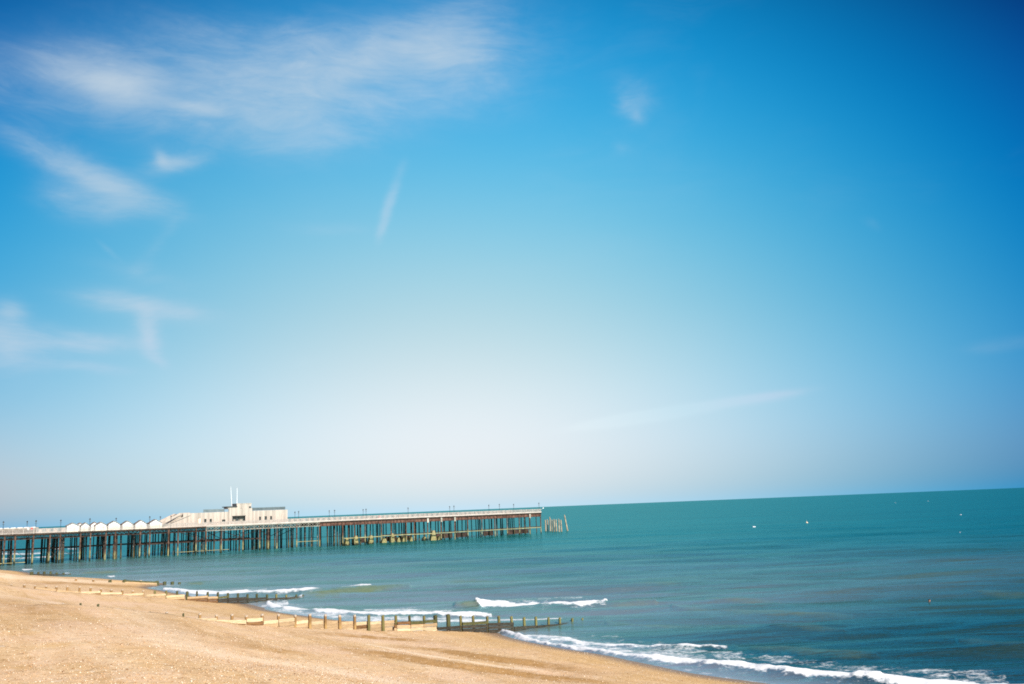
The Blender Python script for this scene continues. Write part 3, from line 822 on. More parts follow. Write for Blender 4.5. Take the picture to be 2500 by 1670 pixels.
O_, D_, L_ = 'post_ochre', 'post_dark', 'post_olive'
pp_, po, pb, pg, pd = 'plank_pale', 'plank_ochre', 'plank_brown', 'plank_green', 'plank_dark'
make_groyne('nearest timber groyne, bleached ochre boards turning into black wet planks at the sea', g1_end,
    [(155, 1472.6, O_, .7), (198, 1472.6, 'post_dark', .8), (241, 1474.5, 'post_dark', .8), (325, 1489.5, 'post_dark', .7), (367, 1493.5, 'post_dark', .7), (408, 1494.5, O_), (448, 1497, 'post_dark', .7), (488, 1498, O_), (529, 1501, O_), (566.4, 1499.7, O_), (602.5, 1502, O_),
     (642, 1499, O_), (680, 1499.5, O_), (719.5, 1501.5, O_), (756.5, 1499, O_, 1.1), (795, 1500, O_, 1.1), (831, 1501.5, O_, 1.1), (866.5, 1501, O_, 1.1), (899, 1501.5, L_, 1.1), (935.4, 1502.6, L_, 1.1), (967.7, 1503, L_, 1.1),
     (1001.8, 1503, D_), (1033.8, 1503.5, L_), (1062.3, 1502.6, D_, 1.5), (1094.5, 1500, D_, 1.65), (1126, 1503.5, L_, 1.15), (1157, 1502.6, L_, 1.15), (1188.4, 1505, L_, 1.1), (1219, 1504, L_, 1.1), (1250, 1505, L_, 1.15),
     (1280, 1506.6, L_, 1.1), (1308.5, 1506.6, L_, 1.1), (1337.4, 1507.5, L_, 1.1), (1365.5, 1508, L_, 1.1), (1394.5, 1509, L_), (1422, 1509.5, L_), (1450.7, 1511, L_, .9)],
    [(408, 1508, 448, 1513, [po], 'f'), (448, 1513, 479, 1515, [po], 'f'), (479, 1509.5, 529, 1508, [pp_, po], 'f'), (529, 1513, 602, 1513, [pp_, pb, po], 'f'), (568, 1522, 602, 1520, [pp_], 'f'), (602, 1510.5, 642, 1508.5, [pp_, pb, po, po], 'f'),
     (642, 1516, 680, 1512.5, [pp_, po, pp_], 'f'), (680, 1512.5, 719.5, 1508.5, [pp_, po, po], 'f'), (719.5, 1516.5, 757, 1512.5, [pp_, po, po], 'b'), (757, 1518, 795, 1515, [pp_, po, po], 'b'), (795, 1517, 831, 1514, [po, po, po], 'b'), (831, 1519, 867, 1516, [po, po, pp_], 'b'),
     (867, 1519.5, 900, 1517, [pp_, pb, po, pp_], 'b'), (900, 1517.5, 935, 1515.5, [pp_, po, po, pp_], 'b'), (935, 1515.5, 968, 1513.5, [po, po, po, pp_], 'b'), (962, 1525, 968, 1525, [pb, po], 'f'), (969, 1518.5, 1002, 1517, [pb, po, pp_, pp_], 'f'), (1002, 1517, 1034, 1515, [pg, po, pp_, pp_], 'f'), (1034, 1515, 1066, 1512.5, [pg, po, pp_, pp_], 'f'),
     (1067, 1532, 1126, 1527.5, [pd], 'f'), (1128, 1519.5, 1190, 1516.5, [pg, pd, pd], 'f'), (1191, 1521.5, 1254, 1519, [pd, pd], 'f'), (1255, 1530, 1310, 1527, [pd], 'f'), (1310, 1527, 1369, 1523, [pd], 'f'), (1369, 1522.5, 1396, 1520, [pd], 'f')], .16)
make_groyne('second timber groyne from the camera, with a white breaker behind its dark posts', g2_end,
    [(28, 1426.6, O_, .8), (59, 1427, O_), (86, 1428.5, O_), (112.4, 1430, O_), (138, 1431, O_), (165, 1430.5, O_), (194, 1432, O_), (222, 1433, O_), (247, 1436, O_), (272, 1439, O_), (298, 1439, O_), (325.5, 1441.5, O_), (350.5, 1441.5, O_), (379, 1442, L_), (405.4, 1442, L_), (431.6, 1443, D_), (457, 1444, D_, 1.3), (482, 1443.5, D_), (507.6, 1445, D_, 1.1), (531.5, 1446, D_, 1.1), (556.5, 1448, D_, 1.1), (580.5, 1448.5, D_, 1.1),
     (604.5, 1450, D_, 1.1), (628, 1450, D_, 1.1), (652, 1451.5, D_, 1.1), (675, 1451, L_, 1.1), (698.4, 1452, L_, 1.1), (722, 1452, D_), (740.6, 1452.5, D_)],
    [(86, 1434, 138, 1438, [po], 'f'), (138, 1440, 195, 1444, [po], 'f'), (195, 1445, 245, 1442.5, [pp_, pb], 'f'), (245, 1446.5, 298, 1446, [pp_, pb], 'f'), (300, 1450, 351, 1447.5, [pp_, po], 'f'), (357, 1451, 405, 1449, [pp_, po], 'f'), (406, 1454, 451, 1451.5, [pp_, po, pb], 'f'), (457, 1457, 507, 1454, [po, pb], 'f'), (507, 1457, 532, 1456, [po, pb], 'f'),
     (532, 1458, 556, 1454.5, [pg, pd], 'f'), (556, 1459.5, 604, 1457, [pd, pd], 'f'), (604, 1460, 653, 1458, [pd, pd], 'f'), (653, 1461, 700, 1458.5, [pd], 'f'), (700, 1458.5, 742, 1455.5, [pd], 'f')], .20)
make_groyne('third timber groyne from the camera, low ochre wall ending in a dark frame', g3_end,
    [(186, 1411.5, O_, .8), (228, 1414, O_, .8), (269.6, 1415.5, D_, 1.1), (305, 1415, D_, 1.2), (344, 1417, O_), (383, 1418.5, D_, 1.4), (403, 1419.5, D_, 1.3), (421, 1420, D_, 1.2), (439, 1421.5, D_, 1.1)],
    [(272, 1418, 305, 1418, [po], 'b'), (305, 1416.5, 344, 1418, [pg, po, po], 'f'), (344, 1418, 383, 1419.5, [pg, po, po, po], 'f'), (384, 1428, 403, 1427, [pd], 'f'), (404, 1419.5, 422, 1420, [pd], 'f') if False else (384, 1428, 402, 1427, [pd], 'f')], .36)
make_groyne('far dark groyne of low wet boards beside the pier, farthest from the camera', g4_end,
    [(77, 1396, D_, 1.5), (94, 1396.5, D_), (109, 1395, D_), (124.6, 1395, D_), (139, 1398, D_), (155, 1398.5, D_), (171, 1400.5, D_)],
    [(76, 1401, 94, 1401, [pd], 'f'), (94, 1401.5, 125, 1401.5, [pd], 'f'), (125, 1401.5, 155, 1402, [pd], 'f'), (155, 1402, 180, 1402.5, [pd], 'f')], .42)

# loose stones lying on the foreshore
def scatter_pebbles(n):
    az_ = np.radians(NP.uniform(-30, 14, n * 3)); d_ = 27 * (75 / 27.) ** NP.uniform(0, 1, n * 3)
    x = np.sin(az_) * d_; y = np.cos(az_) * d_
    z, e = beach_height(x, y)
    k = np.where(e > .8)[0][:n]; x, y, z = x[k], y[k], z[k]; n = len(k)
    r = NP.uniform(.014, .030, n) * (1 + .7 * (NP.uniform(0, 1, n) > .96))
    base = np.array([(1, 0, 0), (.3, .9, .05), (-.75, .65, 0), (-.9, -.45, .05), (.1, -1, 0), (.8, -.6, 0), (.1, 0, .75), (-.15, .1, -.6)])
    tri = np.array([(0, 1, 6), (1, 2, 6), (2, 3, 6), (3, 4, 6), (4, 5, 6), (5, 0, 6), (1, 0, 7), (2, 1, 7), (3, 2, 7), (4, 3, 7), (5, 4, 7), (0, 5, 7)])
    th = NP.uniform(0, 6.28, n); c, s = np.cos(th), np.sin(th); sxy = NP.uniform(.6, 1.0, n)
    vx = base[None, :, 0] * r[:, None]; vy = base[None, :, 1] * (r * sxy)[:, None]; vz = base[None, :, 2] * (r * .9)[:, None]
    px = x[:, None] + vx * c[:, None] - vy * s[:, None]; py = y[:, None] + vx * s[:, None] + vy * c[:, None]; pz = z[:, None] + vz + (r * .3)[:, None]
    V = np.stack([px, py, pz], -1).reshape(-1, 3)
    T = (tri[None] + (np.arange(n) * 8)[:, None, None]).reshape(-1, 3)
    me = bpy.data.meshes.new('pebbles')
    me.vertices.add(len(V)); me.vertices.foreach_set('co', V.astype(np.float32).ravel())
    me.loops.add(T.size); me.loops.foreach_set('vertex_index', T.astype(np.int32).ravel())
    me.polygons.add(len(T)); me.polygons.foreach_set('loop_start', np.arange(0, T.size, 3, dtype=np.int32))
    me.update(calc_edges=True)
    at = me.attributes.new('tint', 'FLOAT', 'POINT'); at.data.foreach_set('value', np.repeat(NP.uniform(0, 1, n), 8).astype(np.float32))
    m, t, b = new_mat('loose_pebbles', .8, .2)
    a_ = t.n('ShaderNodeAttribute', attribute_name='tint').outputs['Fac']
    t.put(b.inputs['Base Color'], t.ramp(a_, [(0, (.22, .12, .06)), (.15, (.40, .23, .11)), (.5, (.60, .40, .22)), (.8, (.68, .50, .34)), (.95, (.82, .72, .58))]))
    o = link('pebbles', me, m); o['kind'] = 'stuff'


scatter_pebbles(26000)

# ------------------------------------------------------------------ pier
PB = on_z(1321, 1303.5)                      # foot of the seaward near corner
def ploc(px, py, off=0.0):
    p = on_plane(px, py, PB, off); return float((p[:2] - PB[:2]) @ G), float(p[2])
def pz(s): return 7.44 + .0018 * (-s)        # deck surface
S_END = .35; S_LAND = -205.0; WID = 19.0
pier = thing('pier', 'long iron pier on rows of rusty piles reaching out from the beach into the sea', 'pier', (PB[0], PB[1], 0), GA)


def slab(name, s0, s1, y0, y1, ztop, zbot, mat, parent=pier, n=None):
    mb = MB()
    mb.add([(s0, y0, pz(s0) + zbot), (s1, y0, pz(s1) + zbot), (s1, y1, pz(s1) + zbot), (s0, y1, pz(s0) + zbot), (s0, y0, pz(s0) + ztop), (s1, y0, pz(s1) + ztop), (s1, y1, pz(s1) + ztop), (s0, y1, pz(s0) + ztop)],
           [(3, 2, 1, 0), (4, 5, 6, 7), (0, 1, 5, 4), (1, 2, 6, 5), (2, 3, 7, 6), (3, 0, 4, 7)])
    return mb.build(name, mat, parent)


S_T0 = ploc(503, 1290)[0]; S_T1 = ploc(781, 1280)[0]
slab('deck', S_LAND, S_END, -.25, WID + .25, 0, -.18, M['deck'])
slab('fascia', S_LAND, S_T0, -.31, -.255, -.01, -.36, M['fascia'])
slab('fascia', S_T0, S_T1, -.31, -.255, -.01, -.12, M['girder_pale'])
slab('fascia', S_T1, S_END, -.31, -.255, -.01, -.34, M['fascia'])
slab('fascia', S_END, S_END + .06, -.31, WID + .25, -.01, -.34, M['fascia'])


def lattice(s0, s1, y, ztop, zbot, cell, w, mat, chord=.16):
    mb = MB()
    n = int(round((s1 - s0) / cell)); c = (s1 - s0) / n
    for za in (ztop - chord / 2, zbot + chord / 2):
        mb.bar((s0, y, pz(s0) + za), (s1, y, pz(s1) + za), .22, chord)
    for i in range(n):
        a, b = s0 + i * c, s0 + (i + 1) * c
        mb.bar((a, y - .03, pz(a) + ztop - chord), (b, y - .03, pz(b) + zbot + chord), .05, w, (0, 1, 0))
        mb.bar((a, y + .03, pz(a) + zbot + chord), (b, y + .03, pz(b) + ztop - chord), .05, w, (0, 1, 0))
        if i % 3 == 0: mb.bar((a, y, pz(a) + zbot), (a, y, pz(a) + ztop), .1, .1)
    o = mb.build('lattice_girder', mat, pier); o['kind'] = 'stuff'
    return o


lattice(S_LAND, S_T0 - .1, .02, -.36, -1.45, 1.15, .17, M['girder_dark'])
lattice(S_T0, S_T1, -.12, -.12, -1.35, .92, .13, M['girder_pale'], .15)
lattice(S_LAND, S_T1, 6.0, -.2, -1.4, 1.15, .16, M['girder_dark'])
lattice(S_LAND, S_T1, 12.5, -.2, -1.4, 1.15, .16, M['girder_dark'])
lattice(S_LAND, S_T1, WID - .1, -.2, -1.4, 1.15, .16, M['girder_dark'])
# plate girder of the pier head with its stiffeners
slab('plate_girder', S_T1 + .1, S_END, .0, .12, -.34, -1.35, M['girder_rust'])
slab('girder_flange', S_T1 + .1, S_END, -.12, .14, -1.35, -1.45, M['girder_dark'])
s = S_T1 + .8
mb = MB()
while s < S_END:
    mb.box(s, s + .09, -.10, 0, pz(s) - 1.35, pz(s) - .34); s += 1.25
o = mb.build('stiffener', M['girder_dark'], pier); o['kind'] = 'stuff'
for y in (5.0, 9.5, 14.0, WID - .2):
    slab('cross_beam', S_T1 + .1, S_END, y, y + .14, -.2, -1.3, M['girder_dark'])

# piles: front row read off the photograph, the rows behind on the same frames
fr = [-128, -103, -54, -29, 10, 36, 80, 120, 145, 195, 220, 257, 281, 341, 364.5, 411, 434.5, 479, 503, 540.6, 593, 634, 655, 676, 724.5, 780.5, 836.7, 866, 891, 931, 955, 992, 1011, 1044, 1077, 1110, 1142, 1176, 1208, 1238, 1268, 1293, 1320]
unit_cyl = {}
def pile_mesh(mk, r, taper=1.0):
    if (mk, r) not in unit_cyl:
        m_ = MB().tube((0, 0, 0), (0, 0, 1), r, r * taper, 10).mesh('pile'); m_.materials.append(M[mk]); unit_cyl[(mk, r)] = m_
        for p in m_.polygons: p.use_smooth = len(p.vertices) == 4
    return unit_cyl[(mk, r)]


def pile(s, y, r, mk, lean=(0, 0), ztop=None):
    zt = (pz(s) - 1.1 if ztop is None else ztop)
    o = link('pile', pile_mesh(mk, r), None, pier, (s, y, -1.6), (lean[0], lean[1], 0)); o.scale = (1, 1, zt + 1.6)
    return o


def yline(px): return 1381 - (px - 0) * (1381 - 1303.5) / 1321.0
FS = []
rp = random.Random(3)
for px in fr:
    p = on_plane(px, yline(px) - 30, PB); s = float((p[:2] - PB[:2]) @ G); FS.append(s)
    head = px > 830
    pile(s, .05, .21 if not head else .19, 'pile', (rp.uniform(-.006, .006), rp.uniform(-.012, .012)), pz(s) - (.36 if not head else .4))
    if px in (1044, 1077, 1110, 1293): slab('pile_fender', s - .30, s + .30, -.42, -.25, -.36, -1.75, M['girder_pale'])
    rows = (3.4, 7.2, 11.2, WID - .6) if head else (3.1, 6.2, 9.4, 12.8, 15.8, WID - .6) if px > -20 else (6.0, 13.0)
    for y in rows:
        ls = rp.uniform(-.02, .02) * (2.2 if rp.random() < .2 else 1)
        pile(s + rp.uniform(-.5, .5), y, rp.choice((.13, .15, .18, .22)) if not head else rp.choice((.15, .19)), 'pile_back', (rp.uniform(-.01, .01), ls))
    if head and len(FS) > 1:
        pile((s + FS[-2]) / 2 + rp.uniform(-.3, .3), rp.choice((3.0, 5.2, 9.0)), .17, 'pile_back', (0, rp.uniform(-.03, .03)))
for px, y in ((152, 1.2), (155, 2.4), (285, 1.4), (296, 3), (327, 2), (523, 2), (584, 2.2), (652, 2.4), (705, 2), (712, 3.4), (745, 2), (760, 1.5), (800, 1.2), (816, 1.4), (824, 2.5), (850, 1.3), (880, 1.3)):
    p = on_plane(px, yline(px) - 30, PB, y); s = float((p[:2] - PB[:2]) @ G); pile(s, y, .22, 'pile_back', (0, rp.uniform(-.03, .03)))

# bracing
def hbeam(px0, px1, y, z, h, mat, name='bracing_beam'):
    s0 = ploc(px0, 1300, y)[0]; s1 = ploc(px1, 1280, y)[0]
    return MB().box(s0, s1, y, y + .28, z - h / 2, z + h / 2).build(name, mat, pier)


hbeam(-160, 480, 4.9, 3.75, .42, M['girder_dark'])
hbeam(-160, 610, 9.9, 3.6, .38, M['girder_dark'])
hbeam(330, 640, 3.2, 3.45, .36, M['girder_dark'])
hbeam(640, 840, 7.5, 2.75, .10, M['girder_dark'])
hbeam(-130, 66, .35, .55, .16, M['waling'])
hbeam(430, 560, .4, .85, .12, M['waling'])
hbeam(725, 782, .4, 1.9, .14, M['waling'])
for px0, px1 in ((840, 931), (931, 1011), (1011, 1110), (1110, 1176), (1176, 1268), (1268, 1320)):
    hbeam(px0, px1, -.40, 2.25 + rp.uniform(-.12, .12), .22, M['waling'], 'waling')
for px0, px1, y in ((1044, 1176, 3.0), (931, 1044, 3.2), (1176, 1320, 3.1)):
    hbeam(px0, px1, y, 2.5, .2, M['girder_dark'], 'waling')
for px0, px1 in ((878, 893), (940, 966), (976, 1006), (1062, 1104), (1114, 1140), (1180, 1204), (1240, 1290)):
    hbeam(px0, px1, 3.7, 1.15, 1.5, M['girder_dark'], 'shade_panel')  # dark panels added for the shade between the timbers under the head
for px0, px1, y, up in ((440, 505, 1.5, 0), (455, 515, 4, 0), (480, 540, 1.5, 1), (503, 545, 3, 0), (540, 595, 1.4, 0), (552, 610, 4, 1), (575, 634, 1.6, 1), (634, 656, 1.5, 0), (655, 700, 4, 1), (676, 724, 6, 1)):
    s0 = ploc(px0, 1310, y)[0]; s1 = ploc(px1, 1310, y)[0]
    z0, z1 = (6.2, 3.6) if not up else (3.6, 6.2)
    MB().bar((s0, y, z0), (s1, y, z1), .14, .24, (0, 1, 0)).build('brace', M['girder_dark'], pier)
FSV = [s_ for s_, p_ in zip(FS, fr) if -20 < p_ < 505]
for i, (a_, b_) in enumerate(zip(FSV[:-1], FSV[1:])):
    if b_ - a_ < 1.2 or i % 3 == 2: continue
    for k_, (z0, z1) in enumerate(((.7, 3.5), (3.5, .7))):
        if rp.random() < .25: continue
        MB().tube((a_, .3 + .12 * k_, z0), (b_, .3 + .12 * k_, z1), .045, .045, 5).build('brace', M['girder_dark'], pier)
# tapered barnacled footings under the head
for px, w, h in ((868, 1.9, 2.3), (905, 1.9, 2.2), (937, 2.1, 1.4), (957, 1.7, 2.4), (972, 1.3, 1.3), (985, 1.4, 1.5), (1003, 1.3, 1.2), (1036, 1.5, 1.0), (1057, 2.3, 2.6), (1072, 1.4, 1.0), (846, 1.6, 1.9)):
    s = ploc(px, yline(px) - 8, 1.4)[0]
    prof = [(-w / 2 * 1.1, -1.6), (w / 2 * 1.1, -1.6), (w / 2 * .9, 0), (w / 2 * .42, h * 1.05), (w / 2 * .28, h * 1.2), (-w / 2 * .22, h * 1.2), (-w / 2 * .4, h * 1.05), (-w / 2 * .9, 0)]
    MB().prism([(s + x, z) for x, z in prof], .75 + .01 * (px % 7), 2.3).build('footing', M['footing'], pier)

# railing along both sides: rails, posts and close balusters
def railing(s0, s1, y, hgt, mat):
    slab('rail', s0, s1, y - .07, y + .07, hgt, hgt - .10, mat)
    slab('rail', s0, s1, y - .04, y + .04, .22, .12, mat)
    mb = MB(); s = s0
    while s < s1:
        z = pz(s); mb.box(s, s + .06, y - .03, y + .03, z + .22, z + hgt - .1); s += .125
    o = mb.build('baluster', mat, pier); o['kind'] = 'stuff'
    mb = MB(); s = s0
    while s < s1:
        z = pz(s); mb.box(s, s + .13, y - .075, y + .075, z, z + hgt + .06); s += 2.4
    o = mb.build('railing_post', mat, pier); o['kind'] = 'stuff'


railing(S_LAND, S_END, -.05, 1.18, M['rail'])
railing(S_LAND, S_END, WID, 1.18, M['rail'])
# kick board below the rail gives the pale band its foot
slab('kick_board', S_T0, S_END, -.335, -.315, .30, -.04, M['rail'])

# ------------------------------------------------------------------ things on the pier
def pw3(s, y, z):
    """pier coordinates to world"""
    q = PB[:2] + G * s + N * y
    return (float(q[0]), float(q[1]), float(z))


def ordinal(i): return ['first', 'second', 'third', 'fourth', 'fifth', 'sixth', 'seventh', 'eighth', 'ninth', 'tenth', 'eleventh', 'twelfth', 'thirteenth', 'fourteenth', 'fifteenth', 'sixteenth', 'seventeenth', 'eighteenth', 'nineteenth', 'twentieth'][i]


lamp_pole = MB().lathe([(.10, 0), (.10, .35), (.055, .42), (.045, 2.75), (.07, 2.78), (.03, 2.82)], 10).mesh('pole'); lamp_pole.materials.append(M['lamp'])
lamp_head = MB().lathe([(.06, 2.80), (.17, 3.12), (.19, 3.16)], 8).mesh('lantern'); lamp_head.materials.append(M['lamp_glass'])
lamp_cap = MB().lathe([(.24, 3.16), (.20, 3.24), (.05, 3.36), (.03, 3.48)], 8).mesh('lantern_cap'); lamp_cap.materials.append(M['lamp'])
lamp_arm = MB().bar((-.32, 0, 2.6), (.32, 0, 2.6), .045).mesh('ladder_bar'); lamp_arm.materials.append(M['lamp'])
near = [8, 87.5, 219, 365, 417, 729, 817, 894, 1109.5, 1221, 1318]
farl = [66, 148, 283, 391, 720, 804, 887, 997, 1099, 1195, 1256]
for k, (lst, y, word) in enumerate(((near, .45, 'near'), (farl, WID - .45, 'far'))):
    lst = sorted(lst, reverse=True)
    for i, px in enumerate(lst):
        s = ploc(px, 1285, y)[0]
        t = thing('lamp_post', f'thin black lamp post, {ordinal(i)} from the seaward end along the {word} side of the pier', 'lamp post', pw3(s, y, pz(s)), GA, 'lamp posts along the pier')
        for me_ in (lamp_pole, lamp_head, lamp_cap, lamp_arm): link(me_.name.split('.')[0], me_, None, t)

# beach huts
def hut(px0, px1, pyb, py_eave, py_apex, y, label, depth=3.0):
    s0, s1 = ploc(px0, pyb, y)[0], ploc(px1, pyb, y)[0]
    w = s1 - s0; sm_ = (s0 + s1) / 2
    zb = pz(sm_)
    ze = ploc((px0 + px1) / 2, py_eave, y)[1] - zb; za = ploc((px0 + px1) / 2, py_apex, y)[1] - zb
    t = thing('beach_hut', label, 'beach hut', pw3(sm_, y, zb), GA, 'white beach huts on the pier')
    h = w / 2
    MB().prism([(-h, .72), (h, .72), (h, ze), (0, za), (-h, ze)], 0, depth).build('wall', M['hut_wall'], t)
    MB().box(-h - .02, h + .02, -.02, depth + .02, .02, .718).build('plinth_boarding', M['hut_base'], t)
    sl = (za - ze) / h
    for sg in (-1, 1):
        e = h + .16
        mb = MB(); zo = ze - .16 * sl
        mb.add([(0, -.22, za + .012), (sg * e, -.22, zo + .012), (sg * e, depth + .2, zo + .012), (0, depth + .2, za + .012), (0, -.22, za + .10), (sg * e, -.22, zo + .10), (sg * e, depth + .2, zo + .10), (0, depth + .2, za + .10)],
               [(3, 2, 1, 0), (4, 5, 6, 7), (0, 1, 5, 4), (1, 2, 6, 5), (2, 3, 7, 6), (3, 0, 4, 7)])
        mb.build('roof', M['hut_roof'], t)
        MB().bar((0, -.235, za + .04), (sg * (e + .01), -.235, zo + .04), .025, .16, (0, 1, 0)).build('bargeboard', M['hut_wall'], t)
    for xx in (-.42, .42):
        MB().box(xx - .36, xx + .36, -.035, -.003, .76, ze - .12).build('door', M['hut_wall'], t)
    return t


HY = 1.6
huts = [(163, 191, 1299, 1283.5, 1277, 'white gabled beach hut on the pier, first from the shore end of the front row'), (198, 219, 1298, 1283.5, 1276.5, 'white gabled beach hut on the pier, second from the shore end of the front row'),
        (232.5, 260, 1297, 1282.5, 1275, 'white gabled beach hut on the pier, third from the shore end of the front row'), (264.5, 292, 1295.5, 1280, 1272.5, 'white gabled beach hut in the middle of the front row on the pier'),
        (298, 324, 1294, 1280, 1272, 'white gabled beach hut on the pier, third from the pavilion in the front row'), (330.5, 357.5, 1292.5, 1279, 1270.5, 'white gabled beach hut on the pier, second from the pavilion in the front row'),
        (364.5, 395, 1291, 1277, 1268.5, 'white gabled beach hut next to the sloping stair of the timber pavilion')]
for h in huts: hut(*h[:5], HY, h[5])
hut(186, 206, 1297, 1283, 1277, 7.0, 'white beach hut of the back row showing between the first and second front huts')
hut(222, 240, 1296, 1281, 1275, 7.0, 'white beach hut of the back row showing between the second and third front huts')

# pavilion -----------------------------------------------------------------
VY = 2.2; VD = 11.0
def vl(px, py, off=VY): return ploc(px, py, off)
sA, _ = vl(398, 1285); sB, zB = vl(447, 1253); sC, zC = vl(558, 1250); sD, zD = vl(615.5, 1249); sE, zE = vl(702, 1243)
zR = (zB + zC) / 2; zR2 = (vl(616, 1248.5)[1] + zE) / 2
zTow = vl(597, 1230)[1]; zTL = vl(566, 1237)[1]
pav = thing('pavilion', 'low timber clad pavilion with roof tower and sloping stair on the pier', 'pavilion', pw3(0, 0, 0), GA)


def wall(name, x0, x1, z0, z1, y0, th, holes, mat, parent):
    """a wall slab with rectangular openings: one mesh of butted strips"""
    mb = MB(); xs = sorted({x0, x1, *[h[0] for h in holes], *[h[1] for h in holes]}); zs = sorted({z0, z1, *[h[2] for h in holes], *[h[3] for h in holes]})
    keep = {}
    for i in range(len(xs) - 1):
        for j in range(len(zs) - 1):
            cx, cz = (xs[i] + xs[i + 1]) / 2, (zs[j] + zs[j + 1]) / 2
            keep[(i, j)] = not any(h[0] < cx < h[1] and h[2] < cz < h[3] for h in holes)
    def quad(*p): mb.add(p, [(0, 1, 2, 3)])
    for (i, j), k in keep.items():
        if not k: continue
        a, b, c, d = xs[i], xs[i + 1], zs[j], zs[j + 1]
        quad((a, y0, c), (b, y0, c), (b, y0, d), (a, y0, d)); quad((b, y0 + th, c), (a, y0 + th, c), (a, y0 + th, d), (b, y0 + th, d))
        if not keep.get((i - 1, j)): quad((a, y0 + th, c), (a, y0, c), (a, y0, d), (a, y0 + th, d))
        if not keep.get((i + 1, j)): quad((b, y0, c), (b, y0 + th, c), (b, y0 + th, d), (b, y0, d))
        if not keep.get((i, j - 1)): quad((a, y0 + th, c), (b, y0 + th, c), (b, y0, c), (a, y0, c))
        if not keep.get((i, j + 1)): quad((a, y0, d), (b, y0, d), (b, y0 + th, d), (a, y0 + th, d))
    me_ = bpy.data.meshes.new(name); me_.from_pydata(mb.v, [], mb.f)
    bm = bmesh.new(); bm.from_mesh(me_); bmesh.ops.remove_doubles(bm, verts=bm.verts[:], dist=1e-4); bm.to_mesh(me_); bm.free()
    return link(name, me_, mat, parent)


def rect(px0, px1, py0, py1):
    a, z1 = vl(px0, py0); b, z0 = vl(px1, py1); return (a, b, z0, z1)


zb = pz(sB)
wins = [rect(498.5, 503.8, 1267, 1276.5), rect(511.8, 517, 1267, 1276.5), rect(542, 550, 1268.5, 1274)]
wide = rect(567, 598.5, 1261, 1272.5)
wins2 = [rect(632.5, 637, 1261.5, 1270), rect(646, 651.5, 1260.5, 1269.5), rect(659.5, 664, 1260, 1269)]
wall('wall', sB, sC - .01, zb, zR, VY, .3, wins, M['clad'], pav)
wall('wall', sC, sD, pz(sC), zTL - .6, VY - .12, .3, [wide], M['clad'], pav)
wall('wall', sD + .01, sE, pz(sE), zR2, VY, .3, wins2, M['clad'], pav)
MB().box(sB, sE, VY + .9, VY + VD, zb, zR - .25).build('core', M['inside'], pav)
MB().box(sE - .3, sE, VY + .301, VY + VD, pz(sE), zR2 - .004).build('end_wall', M['clad'], pav)
MB().box(sB + .31, sC - .02, VY + .3, VY + VD, zR - .22, zR - .05).build('roof', M['deck'], pav)
MB().box(sD + .02, sE - .31, VY + .3, VY + VD, zR2 - .25, zR2 - .08).build('roof', M['deck'], pav)
MB().box(sC + .02, sD - .02, VY + .19, VY + VD, zR - .2, zR - .03).build('roof', M['deck'], pav)
MB().box(sB, sE, VY + VD, VY + VD + .3, zb, zR).build('back_wall', M['clad'], pav)
# sloping stair at the shore end: two stepped parapets and the flight between
sa0 = sA; za0 = pz(sA) + 1.0
MB().prism([(sa0, pz(sA)), (sB - .01, zb), (sB - .01, zR - .95), (sa0 + .3, za0 - .75)], VY + .02, VY + .3).build('stair_wall', M['clad'], pav)
MB().prism([(sa0 - .35, za0 - .25), (sB - .8, zR - .62), (sB + 2.2, zR - .55), (sB + 2.2, zR + .18), (sB - .7, zR + .16), (sa0 - .35, za0 + .5)], VY + 1.2, VY + 1.45).build('parapet', M['clad'], pav)
MB().prism([(sa0, za0 - .55), (sB + 2, zR - .62), (sB + 2, zR - .74), (sa0, za0 - .68)], VY - .03, VY + .015).build('stair_shadow_strip', M['frame_dark'], pav)  # dark strip painted in for the shadow line along the stair
mb = MB(); ns = 22
for i in range(ns):
    x0 = sa0 + (sB - sa0) * i / ns; x1 = sa0 + (sB - sa0) * (i + 1) / ns; zz = za0 - .9 + (zR - za0 + .5) * (i + 1) / ns
    mb.box(x0, x1, VY + 1.46, VY + VD, pz(sB), zz)
o = mb.build('stair_flight', M['deck'], pav); o['kind'] = 'stuff'
MB().prism([(sa0 - .35, za0 - .6), (sB - .01, zR - .8), (sB - .01, zR + .15), (sa0 - .35, za0 + .4)], VY + VD - .1, VY + VD + .1).build('parapet', M['clad'], pav)
# tower with its balcony
sT = vl(578, 1240)[0]; sT2 = vl(613.5, 1240)[0]; zt0 = zTL - .6
small = (vl(587.6, 1243)[0], vl(590.2, 1243)[0], vl(589, 1245)[1], vl(589, 1240.5)[1])
rec = (vl(608, 1240)[0], vl(612.6, 1240)[0], vl(610, 1246)[1], vl(610, 1236)[1])
wall('tower_wall', sT, sT2, zt0 + .0, zTow, VY + .02, .3, [small, rec], M['clad'], pav)
MB().box(sT + .02, sT2 - .02, VY + .6, VY + 5.2, zt0 + .01, zTow - .3).build('tower_core', M['inside'], pav)
MB().box(sT2 - .24, sT2 - .001, VY + .322, VY + 5.2, zt0 + .01, zTow - .002).build('tower_end_wall', M['clad'], pav)
MB().box(sT, sT + .24, VY + .322, VY + 5.2, zt0 + .01, zTow - .002).build('tower_end_wall', M['clad'], pav)
MB().box(sT - .1, sT2 + .1, VY - .05, VY + 5.3, zTow + .005, zTow + .17).build('tower_roof', M['clad'], pav)
sL = vl(556.5, 1240)[0]
MB().box(sL, sT - .01, VY - .1, VY + 4.5, zt0 - .02, zt0 + .62).build('balcony_wall', M['clad'], pav)
bal = MB().box(sL - .5, sT + .1, VY - .35, VY + 4.6, zTL - .12, zTL + .10).build('canopy', M['frame_dark'], pav)
for x in (sL + .2, (sL + sT) / 2): MB().tube((x, VY + .1, zt0 + .6), (x, VY + .1, zTL - .1), .07).build('canopy_post', M['frame_dark'], pav)
